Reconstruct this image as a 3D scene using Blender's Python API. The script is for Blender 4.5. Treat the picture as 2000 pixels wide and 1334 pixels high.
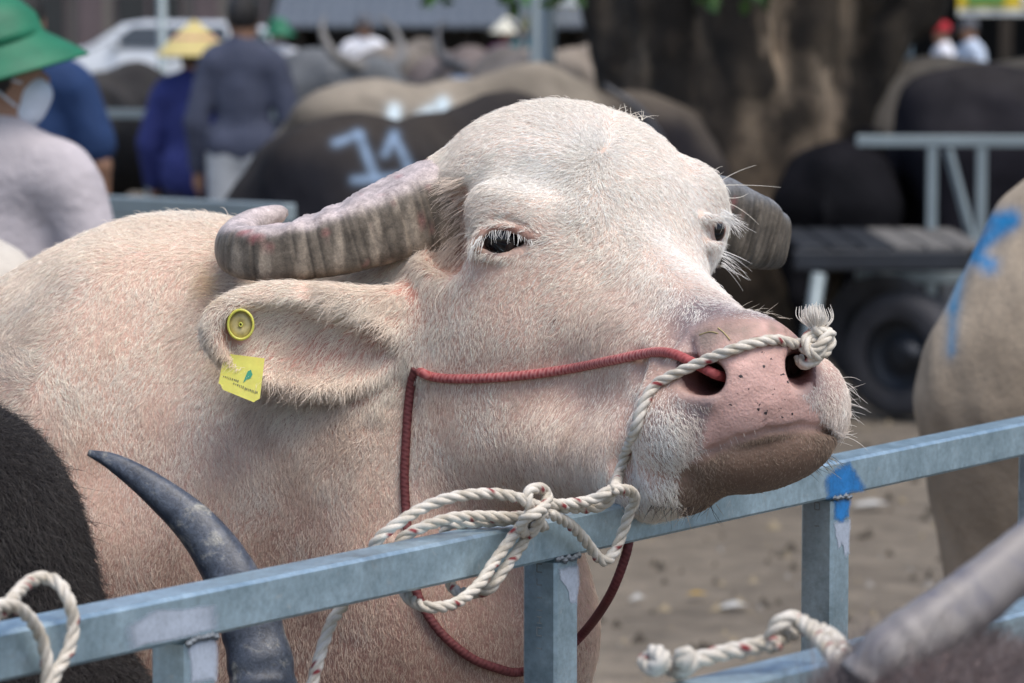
import bpy, math, random
import numpy as np
from mathutils import Vector, Matrix

# ---------------------------------------------------------------- clear
for o in list(bpy.data.objects):
    bpy.data.objects.remove(o, do_unlink=True)
scene = bpy.context.scene
C = scene.collection
rng = np.random.default_rng(7)
random.seed(7)

# ---------------------------------------------------------------- camera
F = 7000.0                                   # focal length in photo pixels (2000 px wide)
PITCH = math.atan(627.0 / F)
CAM = np.array([0.0, 0.0, 1.62])
cam_data = bpy.data.cameras.new('camera')
cam = bpy.data.objects.new('camera', cam_data)
C.objects.link(cam)
cam.location = CAM
cam.rotation_euler = (math.radians(90) - PITCH, 0, 0)
cam_data.sensor_width = 36.0
cam_data.lens = 36.0 * F / 2000.0
cam_data.clip_start = 0.1
cam_data.clip_end = 1000.0
cam_data.dof.use_dof = True
cam_data.dof.focus_distance = 3.62
cam_data.dof.aperture_fstop = 8.6
scene.camera = cam

# ---------------------------------------------------------------- sky, sun, exposure
SUN_EL, SUN_AZ = math.radians(64), math.radians(140)    # azimuth measured from +Y towards +X
world = bpy.data.worlds.new('World')
scene.world = world
world.use_nodes = True
wn = world.node_tree
wn.nodes.clear()
sky = wn.nodes.new('ShaderNodeTexSky')
sky.sky_type = 'NISHITA'
sky.sun_disc = False
sky.sun_elevation = SUN_EL
sky.sun_rotation = SUN_AZ
sky.air_density = 1.0
sky.dust_density = 2.5
sky.ozone_density = 1.0
bg = wn.nodes.new('ShaderNodeBackground')
bg.inputs['Strength'].default_value = 0.12
wo = wn.nodes.new('ShaderNodeOutputWorld')
wn.links.new(sky.outputs[0], bg.inputs[0])
wn.links.new(bg.outputs[0], wo.inputs[0])

sun_data = bpy.data.lights.new('sun', 'SUN')
sun_data.energy = 1.7
sun_data.angle = math.radians(40)
sun_data.color = (1.0, 0.955, 0.89)
sun = bpy.data.objects.new('sun', sun_data)
C.objects.link(sun)
sd = Vector((math.sin(SUN_AZ) * math.cos(SUN_EL), math.cos(SUN_AZ) * math.cos(SUN_EL), math.sin(SUN_EL)))
sun.rotation_euler = sd.to_track_quat('Z', 'Y').to_euler()

scene.view_settings.view_transform = 'Standard'
scene.view_settings.look = 'None'
scene.view_settings.gamma = 1.0
scene.view_settings.exposure = 0.68
scene.view_settings.use_curve_mapping = False
scene.render.engine = 'CYCLES'
scene.cycles.use_denoising = True
scene.cycles.max_bounces = 6
scene.cycles.diffuse_bounces = 3
scene.cycles.glossy_bounces = 3
scene.cycles.transmission_bounces = 4
scene.cycles.transparent_max_bounces = 6
scene.cycles_curves.shape = 'RIBBONS'
scene.cycles_curves.subdivisions = 2

# ---------------------------------------------------------------- coordinates
U_ = np.array([0, math.sin(PITCH), math.cos(PITCH)])
FW_ = np.array([0, math.cos(PITCH), -math.sin(PITCH)])
ZREF = 3.75
KP = ZREF / F                                # metres per photo pixel at the hero's distance

def P(x, y, Z):
    """world point seen at photo pixel (x, y) at depth Z metres"""
    return CAM + np.array([1, 0, 0]) * ((x - 1000) / F * Z) + U_ * ((667 - y) / F * Z) + FW_ * Z

def PX(p):
    """array of (x, y, z) modelling units (1 unit = 0.536 mm, z = depth about ZREF) -> world"""
    p = np.asarray(p, dtype=np.float64).reshape(-1, 3)
    Z = ZREF + p[:, 2] * KP
    X = (p[:, 0] - 1000) / F * Z
    Y = (667 - p[:, 1]) / F * Z
    return CAM + X[:, None] * np.array([1, 0, 0]) + Y[:, None] * U_ + Z[:, None] * FW_

def WP(x, Z, zw=0.0):
    """world point of height zw in photo column x at depth Z"""
    yw = (Z - (1.62 - zw) * math.sin(PITCH)) / math.cos(PITCH)
    return np.array([(x - 1000) / F * Z, yw, zw])

def zat(y, Z):
    return P(1000, y, Z)[2]

# ---------------------------------------------------------------- objects
def tag(o, label=None, cat=None, group=None, kind=None):
    if label: o['label'] = label
    if cat: o['category'] = cat
    if group: o['group'] = group
    if kind: o['kind'] = kind
    return o

def empty(name, loc=(0, 0, 0), rz=0.0, parent=None):
    o = bpy.data.objects.new(name, None)
    C.objects.link(o)
    o.location = loc
    o.rotation_euler = (0, 0, rz)
    if parent: o.parent = parent
    return o

def mesh_obj(name, verts, faces, mat=None, parent=None, smooth=True, col=None, loc=None):
    me = bpy.data.meshes.new(name)
    verts = np.asarray(verts, dtype=np.float32)
    if isinstance(faces, np.ndarray) and faces.ndim == 2:
        n, k = faces.shape
        me.vertices.add(len(verts)); me.vertices.foreach_set('co', verts.ravel())
        me.loops.add(n * k); me.loops.foreach_set('vertex_index', faces.astype(np.int32).ravel())
        me.polygons.add(n)
        me.polygons.foreach_set('loop_start', np.arange(0, n * k, k, dtype=np.int32))
        me.update(calc_edges=True)
    else:
        me.from_pydata(verts.tolist(), [], [list(map(int, f)) for f in faces])
        me.update()
    if smooth:
        me.polygons.foreach_set('use_smooth', np.ones(len(me.polygons), dtype=bool))
    if col is not None:
        a = me.attributes.new('col', 'FLOAT_COLOR', 'POINT')
        c = np.ones((len(verts), 4), dtype=np.float32); c[:, :3] = col
        a.data.foreach_set('color', c.ravel())
    if mat: me.materials.append(mat)
    o = bpy.data.objects.new(name, me)
    C.objects.link(o)
    if loc is not None: o.location = loc
    if parent: o.parent = parent
    return o

def copy_tree(o, parent=None):
    c = o.copy(); C.objects.link(c); c.parent = parent
    for ch in list(o.children): copy_tree(ch, c)
    return c

class MB:
    """collects simple shapes into one mesh"""
    def __init__(s): s.v = []; s.f = []
    def add(s, v, f):
        b = len(s.v); s.v += [tuple(map(float, q)) for q in v]; s.f += [[b + i for i in q] for q in f]; return s
    def box(s, c, d, R=None, bev=0.0):
        hx, hy, hz = d[0] / 2, d[1] / 2, d[2] / 2
        R = np.eye(3) if R is None else np.asarray(R)
        if bev <= 0:
            v = [(x, y, z) for x in (-hx, hx) for y in (-hy, hy) for z in (-hz, hz)]
            f = [(0, 1, 3, 2), (4, 6, 7, 5), (0, 4, 5, 1), (2, 3, 7, 6), (0, 2, 6, 4), (1, 5, 7, 3)]
        else:
            b = bev; v = []; idx = {}
            for sx in (-1, 1):
                for sy in (-1, 1):
                    for sz in (-1, 1):
                        idx[(sx, sy, sz, 0)] = len(v); v.append((sx * hx, sy * (hy - b), sz * (hz - b)))
                        idx[(sx, sy, sz, 1)] = len(v); v.append((sx * (hx - b), sy * hy, sz * (hz - b)))
                        idx[(sx, sy, sz, 2)] = len(v); v.append((sx * (hx - b), sy * (hy - b), sz * hz))
            f = []
            def q(a, b_, c_, d_): f.append((idx[a], idx[b_], idx[c_], idx[d_]))
            for t in (-1, 1):
                q((t, -t, -1, 0), (t, t, -1, 0), (t, t, 1, 0), (t, -t, 1, 0))
                q((t, t, -1, 1), (-t, t, -1, 1), (-t, t, 1, 1), (t, t, 1, 1))
                q((-t, -1, t, 2), (t, -1, t, 2), (t, 1, t, 2), (-t, 1, t, 2))
            for sx in (-1, 1):
                for sy in (-1, 1):
                    o_ = sx * sy
                    a = [(sx, sy, -1, 0), (sx, sy, -1, 1), (sx, sy, 1, 1), (sx, sy, 1, 0)]
                    q(*(a if o_ > 0 else a[::-1]))
                    a = [(sx, -1, sy, 0), (sx, 1, sy, 0), (sx, 1, sy, 2), (sx, -1, sy, 2)]
                    q(*(a if o_ > 0 else a[::-1]))
                    a = [(-1, sx, sy, 1), (1, sx, sy, 1), (1, sx, sy, 2), (-1, sx, sy, 2)]
                    q(*(a[::-1] if o_ > 0 else a))
            for sx in (-1, 1):
                for sy in (-1, 1):
                    for sz in (-1, 1):
                        a = [idx[(sx, sy, sz, k)] for k in range(3)]
                        f.append(tuple(a if sx * sy * sz > 0 else a[::-1]))
        v = [R @ np.array(p) + np.array(c) for p in v]
        return s.add(v, f)
    def tube(s, pts, rad, n=8, cap=True):
        v, f = sweep(pts, rad, n, cap); return s.add(v, f)
    def lathe(s, prof, n=24, c=(0, 0, 0), R=None):
        R = np.eye(3) if R is None else np.asarray(R)
        v = []; f = []
        for (r, z) in prof:
            for k in range(n):
                a = 2 * math.pi * k / n
                v.append(R @ np.array([r * math.cos(a), r * math.sin(a), z]) + np.array(c))
        for i in range(len(prof) - 1):
            for k in range(n):
                k2 = (k + 1) % n
                f.append((i * n + k, i * n + k2, (i + 1) * n + k2, (i + 1) * n + k))
        return s.add(v, f)
    def build(s, name, mat, parent=None, smooth=False, loc=None, col=None):
        return mesh_obj(name, s.v, s.f, mat, parent, smooth, col, loc)

def catmull(pts, step):
    pts = np.asarray(pts, dtype=float)
    q = np.vstack([2 * pts[0] - pts[1], pts, 2 * pts[-1] - pts[-2]])
    out = []
    for i in range(1, len(q) - 2):
        p0, p1, p2, p3 = q[i - 1], q[i], q[i + 1], q[i + 2]
        n = max(4, int(np.linalg.norm(p2[:3] - p1[:3]) / step * 2))
        t = np.linspace(0, 1, n, endpoint=False)[:, None]
        out.append(0.5 * ((2 * p1) + (-p0 + p2) * t + (2 * p0 - 5 * p1 + 4 * p2 - p3) * t ** 2 + (-p0 + 3 * p1 - 3 * p2 + p3) * t ** 3))
    out = np.vstack(out + [pts[-1:]])
    d = np.r_[0, np.cumsum(np.linalg.norm(np.diff(out[:, :3], axis=0), axis=1))]
    n = max(3, int(d[-1] / step) + 1)
    s = np.linspace(0, d[-1], n)
    return np.stack([np.interp(s, d, out[:, k]) for k in range(out.shape[1])], 1), s

def frames(p):
    t = np.gradient(p, axis=0); t /= np.linalg.norm(t, axis=1)[:, None] + 1e-12
    a = np.array([0, 0, 1.0]) if abs(t[0][2]) < 0.9 else np.array([1.0, 0, 0])
    u = np.cross(t[0], a); u /= np.linalg.norm(u)
    us = [u]
    for i in range(1, len(p)):
        u = us[-1] - t[i] * (us[-1] @ t[i]); u /= np.linalg.norm(u) + 1e-12; us.append(u)
    us = np.array(us); return t, us, np.cross(t, us)

def sweep(pts, rad, n=8, cap=True):
    p = np.asarray(pts, dtype=float); m = len(p)
    r = np.full(m, rad) if np.isscalar(rad) else np.asarray(rad, dtype=float)
    t, u, w = frames(p)
    a = np.arange(n) * 2 * math.pi / n
    v = (p[:, None, :] + r[:, None, None] * (np.cos(a)[None, :, None] * u[:, None, :] + np.sin(a)[None, :, None] * w[:, None, :])).reshape(-1, 3)
    f = []
    for i in range(m - 1):
        for k in range(n):
            k2 = (k + 1) % n
            f.append((i * n + k, i * n + k2, (i + 1) * n + k2, (i + 1) * n + k))
    if cap:
        f.append(tuple(range(n))[::-1]); f.append(tuple((m - 1) * n + k for k in range(n)))
    return v, f

# ---------------------------------------------------------------- materials
def mat_new(name):
    m = bpy.data.materials.new(name); m.use_nodes = True
    return m, m.node_tree, m.node_tree.nodes['Principled BSDF']

def noise_node(nt, scale, detail=4, rough=0.6, obj=True, dist=0.0):
    tc = nt.nodes.new('ShaderNodeTexCoord'); n = nt.nodes.new('ShaderNodeTexNoise')
    n.inputs['Scale'].default_value = scale; n.inputs['Detail'].default_value = detail
    n.inputs['Roughness'].default_value = rough; n.inputs['Distortion'].default_value = dist
    nt.links.new(tc.outputs['Object'], n.inputs['Vector']); return n

def ramp(nt, src, stops):
    r = nt.nodes.new('ShaderNodeValToRGB'); e = r.color_ramp.elements
    e[0].position, e[0].color = stops[0][0], (*stops[0][1], 1)
    e[1].position, e[1].color = stops[1][0], (*stops[1][1], 1)
    for p_, c_ in stops[2:]:
        k = e.new(p_); k.color = (*c_, 1)
    nt.links.new(src, r.inputs[0]); return r

def mixc(nt, a, b, fac, mode='MIX'):
    m = nt.nodes.new('ShaderNodeMix'); m.data_type = 'RGBA'; m.blend_type = mode
    for s_, v_ in ((6, a), (7, b)):
        if isinstance(v_, tuple): m.inputs[s_].default_value = (*v_, 1)
        else: nt.links.new(v_, m.inputs[s_])
    if isinstance(fac, (int, float)): m.inputs[0].default_value = fac
    else: nt.links.new(fac, m.inputs[0])
    return m.outputs[2]

def bump(nt, bsdf, src, strength, dist):
    b = nt.nodes.new('ShaderNodeBump'); b.inputs['Strength'].default_value = strength; b.inputs['Distance'].default_value = dist
    nt.links.new(src, b.inputs['Height'])
    if bsdf.inputs['Normal'].is_linked:
        nt.links.new(bsdf.inputs['Normal'].links[0].from_socket, b.inputs['Normal'])
    nt.links.new(b.outputs[0], bsdf.inputs['Normal'])

def simple(name, c, rough=0.7, metal=0.0, var=0.15, scale=6.0, bmp=0.0, bscale=40.0, bdist=0.01, attr=False, coat=0.0, spec=0.5):
    """base colour broken up by two noises; attr=True multiplies the mesh's own colour attribute instead of c"""
    m, nt, b = mat_new(name)
    n = noise_node(nt, scale, 5, 0.65)
    lo = 1 - var; hi = 1 + var
    r = ramp(nt, n.outputs[0], [(0.3, (lo, lo, lo)), (0.7, (hi, hi, hi))])
    if attr:
        a = nt.nodes.new('ShaderNodeAttribute'); a.attribute_name = 'col'; src = a.outputs['Color']
    else:
        rgb = nt.nodes.new('ShaderNodeRGB'); rgb.outputs[0].default_value = (*c, 1); src = rgb.outputs[0]
    o = mixc(nt, src, r.outputs[0], 1.0, 'MULTIPLY')
    nt.links.new(o, b.inputs['Base Color'])
    b.inputs['Roughness'].default_value = rough; b.inputs['Metallic'].default_value = metal
    b.inputs['Coat Weight'].default_value = coat
    b.inputs['Specular IOR Level'].default_value = spec
    if bmp > 0:
        n2 = noise_node(nt, bscale, 4, 0.6); bump(nt, b, n2.outputs[0], bmp, bdist)
    return m

# ---------------------------------------------------------------- signed-distance modelling
def smin(a, b, k):
    if k <= 0: return np.minimum(a, b)
    h = np.maximum(k - np.abs(a - b), 0) / k
    return np.minimum(a, b) - h * h * k * 0.25

def ell(c, r, R=None):
    c = np.array(c, dtype=np.float32); r = np.array(r, dtype=np.float32)
    R = None if R is None else np.asarray(R, dtype=np.float32)
    def f(p):
        q = p - c
        if R is not None: q = q @ R.T
        k0 = np.sqrt((q * q / (r * r)).sum(-1)); k1 = np.sqrt((q * q / (r ** 4)).sum(-1)) + 1e-9
        return k0 * (k0 - 1) / k1
    return f

def rcone(a, b, ra, rb):
    a = np.array(a, dtype=np.float32); b = np.array(b, dtype=np.float32); ba = b - a; l2 = float(ba @ ba) + 1e-9
    def f(p):
        pa = p - a; h = np.clip((pa @ ba) / l2, 0, 1)
        return np.sqrt(((pa - h[..., None] * ba) ** 2).sum(-1)) - (ra + (rb - ra) * h)
    return f

class SDF:
    def __init__(s): s.ops = []
    def u(s, fn, k=0.0): s.ops.append((0, fn, k)); return s
    def s(s, fn, k=0.0): s.ops.append((1, fn, k)); return s
    def chain(s, pts, rad, k=0.0):
        for i in range(len(pts) - 1): s.u(rcone(pts[i], pts[i + 1], rad[i], rad[i + 1]), k)
        return s
    def __call__(s, p, act=None):
        d = None
        for i, (t, fn, k) in enumerate(s.ops):
            if act is not None and not act[i]: continue
            v = fn(p)
            if d is None: d = v if t == 0 else np.full(v.shape, 1e6, np.float32)
            elif t == 0: d = smin(d, v, k)
            else: d = -smin(-d, v, k)
        return d
    def cull(s, c, rad):
        vals = [float(fn(c[None])[0]) for (_, fn, _) in s.ops]
        u = min(v for v, (t, _, _) in zip(vals, s.ops) if t == 0)
        return [(v < max(u, 0) + 2.4 * rad + k * 1.2) if t == 0 else (v < 1.3 * rad + k * 1.2) for v, (t, _, k) in zip(vals, s.ops)]

def surf(sdf, lo, hi, h, nb=8):
    """sparse surface nets: vertices and quads of the zero level"""
    lo = np.array(lo, dtype=np.float32); hi = np.array(hi, dtype=np.float32); H = nb * h
    nblk = np.ceil((hi - lo) / H).astype(int)
    g = np.stack(np.meshgrid(*[np.arange(n) for n in nblk], indexing='ij'), -1).reshape(-1, 3)
    cen = lo + (g + 0.5) * H
    f = np.concatenate([sdf(c_.astype(np.float32)) for c_ in np.array_split(cen, max(1, len(cen) // 60000))])
    g = g[np.abs(f) < 1.15 * H]
    sup = g // 5
    order = np.lexsort((sup[:, 2], sup[:, 1], sup[:, 0])); g = g[order]; sup = sup[order]
    brk = np.r_[0, np.nonzero(np.any(np.diff(sup, axis=0) != 0, axis=1))[0] + 1, len(g)]
    m = nb + 1
    loc = np.stack(np.meshgrid(*[np.arange(m)] * 3, indexing='ij'), -1).reshape(-1, 3)
    vals = np.empty((len(g), m ** 3), np.float32)
    for a, b in zip(brk[:-1], brk[1:]):
        bl = g[a:b]
        pts = (lo + (bl[:, None, :] * nb + loc[None]) * h).astype(np.float32)
        c0 = pts.reshape(-1, 3).min(0); c1 = pts.reshape(-1, 3).max(0)
        act = sdf.cull((c0 + c1) / 2, float(np.linalg.norm(c1 - c0) / 2))
        vals[a:b] = sdf(pts.reshape(-1, 3), act).reshape(b - a, -1)
    V = vals.reshape(-1, m, m, m)
    S = V < 0
    cnt = np.zeros((len(g), nb, nb, nb), np.int8)
    for dx in (0, 1):
        for dy in (0, 1):
            for dz in (0, 1):
                cnt += S[:, dx:nb + dx, dy:nb + dy, dz:nb + dz]
    B, I, J, K = np.nonzero((cnt > 0) & (cnt < 8))
    corner = np.array([(x, y, z) for x in (0, 1) for y in (0, 1) for z in (0, 1)])
    cv = np.stack([V[B, I + c[0], J + c[1], K + c[2]] for c in corner], 1)
    edges = [(a, b) for a in range(8) for b in range(a + 1, 8) if np.abs(corner[a] - corner[b]).sum() == 1]
    acc = np.zeros((len(B), 3)); num = np.zeros(len(B))
    for a, b in edges:
        va, vb = cv[:, a], cv[:, b]; x = (va < 0) != (vb < 0)
        t = np.where(x, va / np.where(x, va - vb, 1), 0)
        acc += np.where(x[:, None], corner[a] + t[:, None] * (corner[b] - corner[a]), 0); num += x
    gi = g[B] * nb + np.stack([I, J, K], 1)
    vert = lo + (gi + acc / num[:, None]) * h
    NN = nblk * nb + 2
    def gid(q): return ((q[:, 0].astype(np.int64) + 1) * (NN[1] + 2) + q[:, 1] + 1) * (NN[2] + 2) + q[:, 2] + 1
    ids = gid(gi); o = np.argsort(ids); ids_s = ids[o]
    faces = []
    for ax in range(3):
        sl0 = [slice(None)] + [slice(0, nb)] * 3
        sl1 = list(sl0); sl1[ax + 1] = slice(1, nb + 1)
        A = S[tuple(sl0)]; Bv = S[tuple(sl1)]
        b_, i_, j_, k_ = np.nonzero(A != Bv)
        q = g[b_] * nb + np.stack([i_, j_, k_], 1)
        ins = A[b_, i_, j_, k_]
        a1, a2 = (ax + 1) % 3, (ax + 2) % 3
        quad = []
        for (d1, d2) in ((-1, -1), (0, -1), (0, 0), (-1, 0)):
            c = q.copy(); c[:, a1] += d1; c[:, a2] += d2
            k = gid(c); w = np.searchsorted(ids_s, k); w = np.clip(w, 0, len(ids_s) - 1)
            quad.append(np.where(ids_s[w] == k, o[w], -1))
        quad = np.stack(quad, 1); ok = (quad >= 0).all(1)
        quad = np.where(ins[:, None], quad, quad[:, ::-1])
        faces.append(quad[ok])
    return vert, np.vstack(faces)

def grad(sdf, p, e=2.0):
    p = p.astype(np.float32)
    g = np.stack([sdf(p + np.eye(3, dtype=np.float32)[k] * e) - sdf(p - np.eye(3, dtype=np.float32)[k] * e) for k in range(3)], 1)
    return g / (np.linalg.norm(g, axis=1)[:, None] + 1e-9)

def vnormals(v, f):
    n = np.zeros_like(v); a = v[f[:, 0]]; b = v[f[:, 1]]; c = v[f[:, 2]]; d = v[f[:, 3]]
    fn = np.cross(c - a, d - b)
    for k in range(4): np.add.at(n, f[:, k], fn)
    return n / (np.linalg.norm(n, axis=1)[:, None] + 1e-12), np.linalg.norm(fn, axis=1) * 0.5

def snoise(p, s, seed=0):
    """cheap smooth noise in -1..1 from summed sines"""
    r = np.random.default_rng(seed); out = 0
    for k in range(6):
        w = r.normal(size=3) * s * (0.6 + 0.35 * k); out = out + np.sin(p @ w + r.uniform(0, 6.28)) / (1 + 0.3 * k)
    return out / 3.2

def hair_object(name, roots, pts, rad, col, mat, parent):
    """pts (n, m, 3) world points, rad (n, m), col (n, 3)"""
    n, m = pts.shape[:2]
    cd = bpy.data.hair_curves.new(name)
    cd.add_curves([m] * n)
    cd.points.foreach_set('position', pts.astype(np.float32).ravel())
    cd.points.foreach_set('radius', rad.astype(np.float32).ravel())
    a = cd.attributes.new('col', 'FLOAT_COLOR', 'CURVE')
    c = np.ones((n, 4), np.float32); c[:, :3] = col
    a.data.foreach_set('color', c.ravel())
    cd.materials.append(mat)
    o = bpy.data.objects.new(name, cd); C.objects.link(o)
    if parent: o.parent = parent
    return o
# ================================================================ ground
m, nt, b = mat_new('dirt')
n1 = noise_node(nt, 0.9, 6, 0.65); n2 = noise_node(nt, 7, 7, 0.7); n3 = noise_node(nt, 60, 5, 0.7)
r1 = ramp(nt, n1.outputs[0], [(0.3, (0.120, 0.100, 0.077)), (0.52, (0.185, 0.157, 0.122)), (0.75, (0.255, 0.215, 0.165))])
r2 = ramp(nt, n2.outputs[0], [(0.3, (0.55, 0.54, 0.53)), (0.7, (1.22, 1.2, 1.18))])
o1 = mixc(nt, r1.outputs[0], r2.outputs[0], 1, 'MULTIPLY'); nt.links.new(o1, b.inputs['Base Color']); b.inputs['Roughness'].default_value = 0.95
bump(nt, b, n3.outputs[0], 0.6, 0.01); bump(nt, b, n2.outputs[0], 0.6, 0.05)
DIRT = m
n = 90
gx = np.concatenate([np.linspace(-300, -14, 12), np.linspace(-12, 12, n), np.linspace(14, 300, 12)])
gy = np.concatenate([np.linspace(-40, 2.5, 6), np.linspace(3, 26, n), np.linspace(28, 420, 14)])
X, Y = np.meshgrid(gx, gy, indexing='ij')
Zg = 0.012 * snoise(np.stack([X, Y, 0 * X], -1).reshape(-1, 3), 2.2, 50).reshape(X.shape) - 0.012
Zg = np.where((np.abs(X) < 12) & (Y > 3) & (Y < 26), Zg, -0.012)
v = np.stack([X, Y, Zg], -1).reshape(-1, 3); nx, ny = X.shape
i, j = np.meshgrid(np.arange(nx - 1), np.arange(ny - 1), indexing='ij'); a = (i * ny + j).ravel()
tag(mesh_obj('ground', v, np.stack([a, a + ny, a + ny + 1, a + 1], 1), DIRT), 'grey-brown trampled dirt of the market yard', 'ground', kind='structure')
# ================================================================ buildings, shed, banner
def RZ(a):
    c, s = math.cos(a), math.sin(a); return np.array([[c, -s, 0], [s, c, 0], [0, 0, 1.0]])

WALLB = simple('beige_render', (0.20, 0.19, 0.175), 0.9, var=0.15, scale=0.8, bmp=0.3, bscale=6)
COLM = simple('mauve_column', (0.115, 0.090, 0.095), 0.85, var=0.15, scale=1.5)
ROOFG = simple('grey_roof_sheet', (0.085, 0.100, 0.120), 0.6, var=0.12, scale=0.9)
DARKW = simple('dark_timber', (0.030, 0.024, 0.019), 0.9, var=0.35, scale=1.2)
SHUT = simple('brown_shutter', (0.055, 0.042, 0.030), 0.8, var=0.3, scale=2)
GLASSD = simple('dark_glass', (0.03, 0.035, 0.04), 0.15, var=0.1)
base = WP(300, 76, 0)
hall = empty('long_building', base)
tag(hall, 'long beige rendered building with mauve columns behind the parked car', 'building')
MB().box((-6, 3.0, 3.2), (40, 6, 6.4)).build('wall', WALLB, hall)
for k in range(15):
    x = WP(180 + (k - 10) * 225, 76, 0)[0] - base[0]
    MB().box((x, -0.15, 3.2), (0.52, 0.34, 6.4), None, 0.03).build('column', COLM, hall)
    if k > 2:
        w = MB().box((x + 1.22, -0.03, 1.5), (1.5, 0.10, 1.5), None, 0.02).build('window', COLM, hall)
        MB().box((x + 0.86, -0.09, 1.5), (0.62, 0.04, 1.3)).build('pane', GLASSD, w); MB().box((x + 1.58, -0.09, 1.5), (0.62, 0.04, 1.3)).build('pane', GLASSD, w)
mb = MB().box((-6, 2.6, 6.6), (42, 8, 0.3)); mb.build('roof', ROOFG, hall)

base = WP(800, 44, 0)
shed = empty('market_shed', base)
tag(shed, 'low open shed with a grey metal roof behind the standing crowd', 'shed')
ze = zat(50, 42.2); wl, wr = WP(530, 42, 0)[0] - base[0], WP(1300, 42, 0)[0] - base[0]
v = []; f = []; nc = 60
for i in range(nc + 1):
    x = wl + (wr - wl) * i / nc; dz = 0.02 * (i % 2)
    v += [(x, -1.8, ze + dz), (x, 5.0, ze + 1.9 + dz), (x, 5.0, ze + 1.86 + dz), (x, -1.8, ze - 0.04 + dz)]
for i in range(nc):
    a = 4 * i; f += [(a, a + 4, a + 5, a + 1), (a + 3, a + 2, a + 6, a + 7), (a, a + 3, a + 7, a + 4), (a + 1, a + 5, a + 6, a + 2)]
mesh_obj('roof', v, f, ROOFG, shed, False)
MB().box(((wl + wr) / 2, 4.6, 1.6), (wr - wl, 0.15, 3.2)).build('back_wall', DARKW, shed)
MB().box((wl + 0.06, 1.5, 0.8), (0.12, 6.0, 1.55)).build('side_wall', DARKW, shed)
for k in range(7):
    x = wl + 0.3 + (wr - wl - 0.6) * k / 6
    MB().box((x, -1.5, ze / 2), (0.10, 0.10, ze - 0.02)).build('post', DARKW, shed)
for k in range(6):
    x = wl + 0.3 + (wr - wl - 0.6) * (k + 0.5) / 6
    MB().box((x, 4.5, 1.1), ((wr - wl) / 6 * 0.8, 0.05, 1.5)).build('shutter', SHUT, shed)

base = WP(1700, 46, 0)
dh = empty('market_hall', base)
tag(dh, 'dark open market hall in deep shade behind the big tree', 'building')
wl, wr = WP(1310, 46, 0)[0] - base[0], WP(2900, 46, 0)[0] - base[0]
BLACKW = simple('deep_shade_wall', (0.012, 0.012, 0.013), 0.95, var=0.3, scale=1)  # near-black: the hall's deep interior shade is put into the wall colour
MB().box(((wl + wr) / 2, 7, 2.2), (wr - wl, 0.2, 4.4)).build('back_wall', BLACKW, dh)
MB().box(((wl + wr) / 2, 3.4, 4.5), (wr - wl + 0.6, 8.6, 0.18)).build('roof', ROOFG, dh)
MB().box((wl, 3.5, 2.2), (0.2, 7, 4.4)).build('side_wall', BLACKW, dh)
for k in range(6):
    MB().box((wl + 0.3 + (wr - wl - .6) * k / 5, -0.3, 2.2), (0.16, 0.16, 4.4)).build('post', DARKW, dh)

YEL = simple('yellow_banner_cloth', (0.62, 0.46, 0.03), 0.6, var=0.2, scale=1.2); WHT = simple('white_banner_edge', (0.62, 0.66, 0.66), 0.6, var=0.1)
GRN = simple('green_banner_print', (0.10, 0.25, 0.06), 0.6)
def banner(x0, x1, Z, label):
    c0, c1 = WP(x0, Z, 0), WP(x1, Z, 0); w = c1[0] - c0[0]; b0 = (c0 + c1) / 2
    o = empty('banner', b0); tag(o, label, 'banner', 'yellow banners along the market hall')
    zl = zat(30, Z); nx = 24
    def strip(z0, z1, y, mat, name):
        v = []; f = []
        for i in range(nx + 1):
            x = -w / 2 + w * i / nx; yy = y + 0.02 * math.sin(i * 0.9)
            v += [(x, yy, z0), (x, yy, z1), (x, yy + 0.01, z1), (x, yy + 0.01, z0)]
        for i in range(nx):
            a = 4 * i
            for (p_, q_) in ((0, 1), (1, 2), (2, 3), (3, 0)): f.append((a + p_, a + 4 + p_, a + 4 + q_, a + q_))
        mesh_obj(name, v, f, mat, o, False)
    strip(zl + 0.075, zl + 0.9, 0, YEL, 'cloth'); strip(zl, zl + 0.073, 0, WHT, 'white_edge')
    for i in range(max(2, int(w / 1.2))):
        x = -w / 2 + w * (i + 0.5) / max(2, int(w / 1.2))
        MB().box((x, -0.03, zl + 0.2), (0.45, 0.012, 0.16)).build('printed_block', WHT if i % 2 else GRN, o)
banner(1868, 2080, 44, 'yellow and white banner at the upper right above the dark hall')
banner(1030, 1140, 43, 'yellow banner behind the metal pole left of the tree')
banner(1216, 1248, 43, 'small yellow banner glimpsed between the branches of the tree')
banner(1780, 1826, 44, 'short white and yellow banner just right of the tree trunk')

# ---------------------------------------------------------------- poles and pen fences in the yard
FARSTEEL = simple('weathered_steel', (0.24, 0.29, 0.31), 0.5, 0.35, 0.15, 3)
def pole(x, Z, top, r, label, lean=0):
    b_ = WP(x, Z, 0)
    mb = MB().lathe([(0.0, 0), (r * 1.7, 0), (r * 1.7, 0.02), (r, 0.03), (r, top), (r * 0.6, top + 0.01), (0, top + 0.012)], 16)
    o = mb.build('metal_pole', FARSTEEL, None, True, b_); tag(o, label, 'pole', 'metal poles in the yard'); return o
pole(1070, 20, 4.2, 0.042, 'pale metal pole rising left of the tree trunk')
pole(1046, 24, 4.2, 0.04, 'darker thin pole just left of the pale metal pole')
pole(320, 26, 4.0, 0.032, 'thin metal pole in front of the parked car')
pole(1765, 19, zat(90, 19), 0.036, 'short pale post standing right of the tree')

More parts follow.
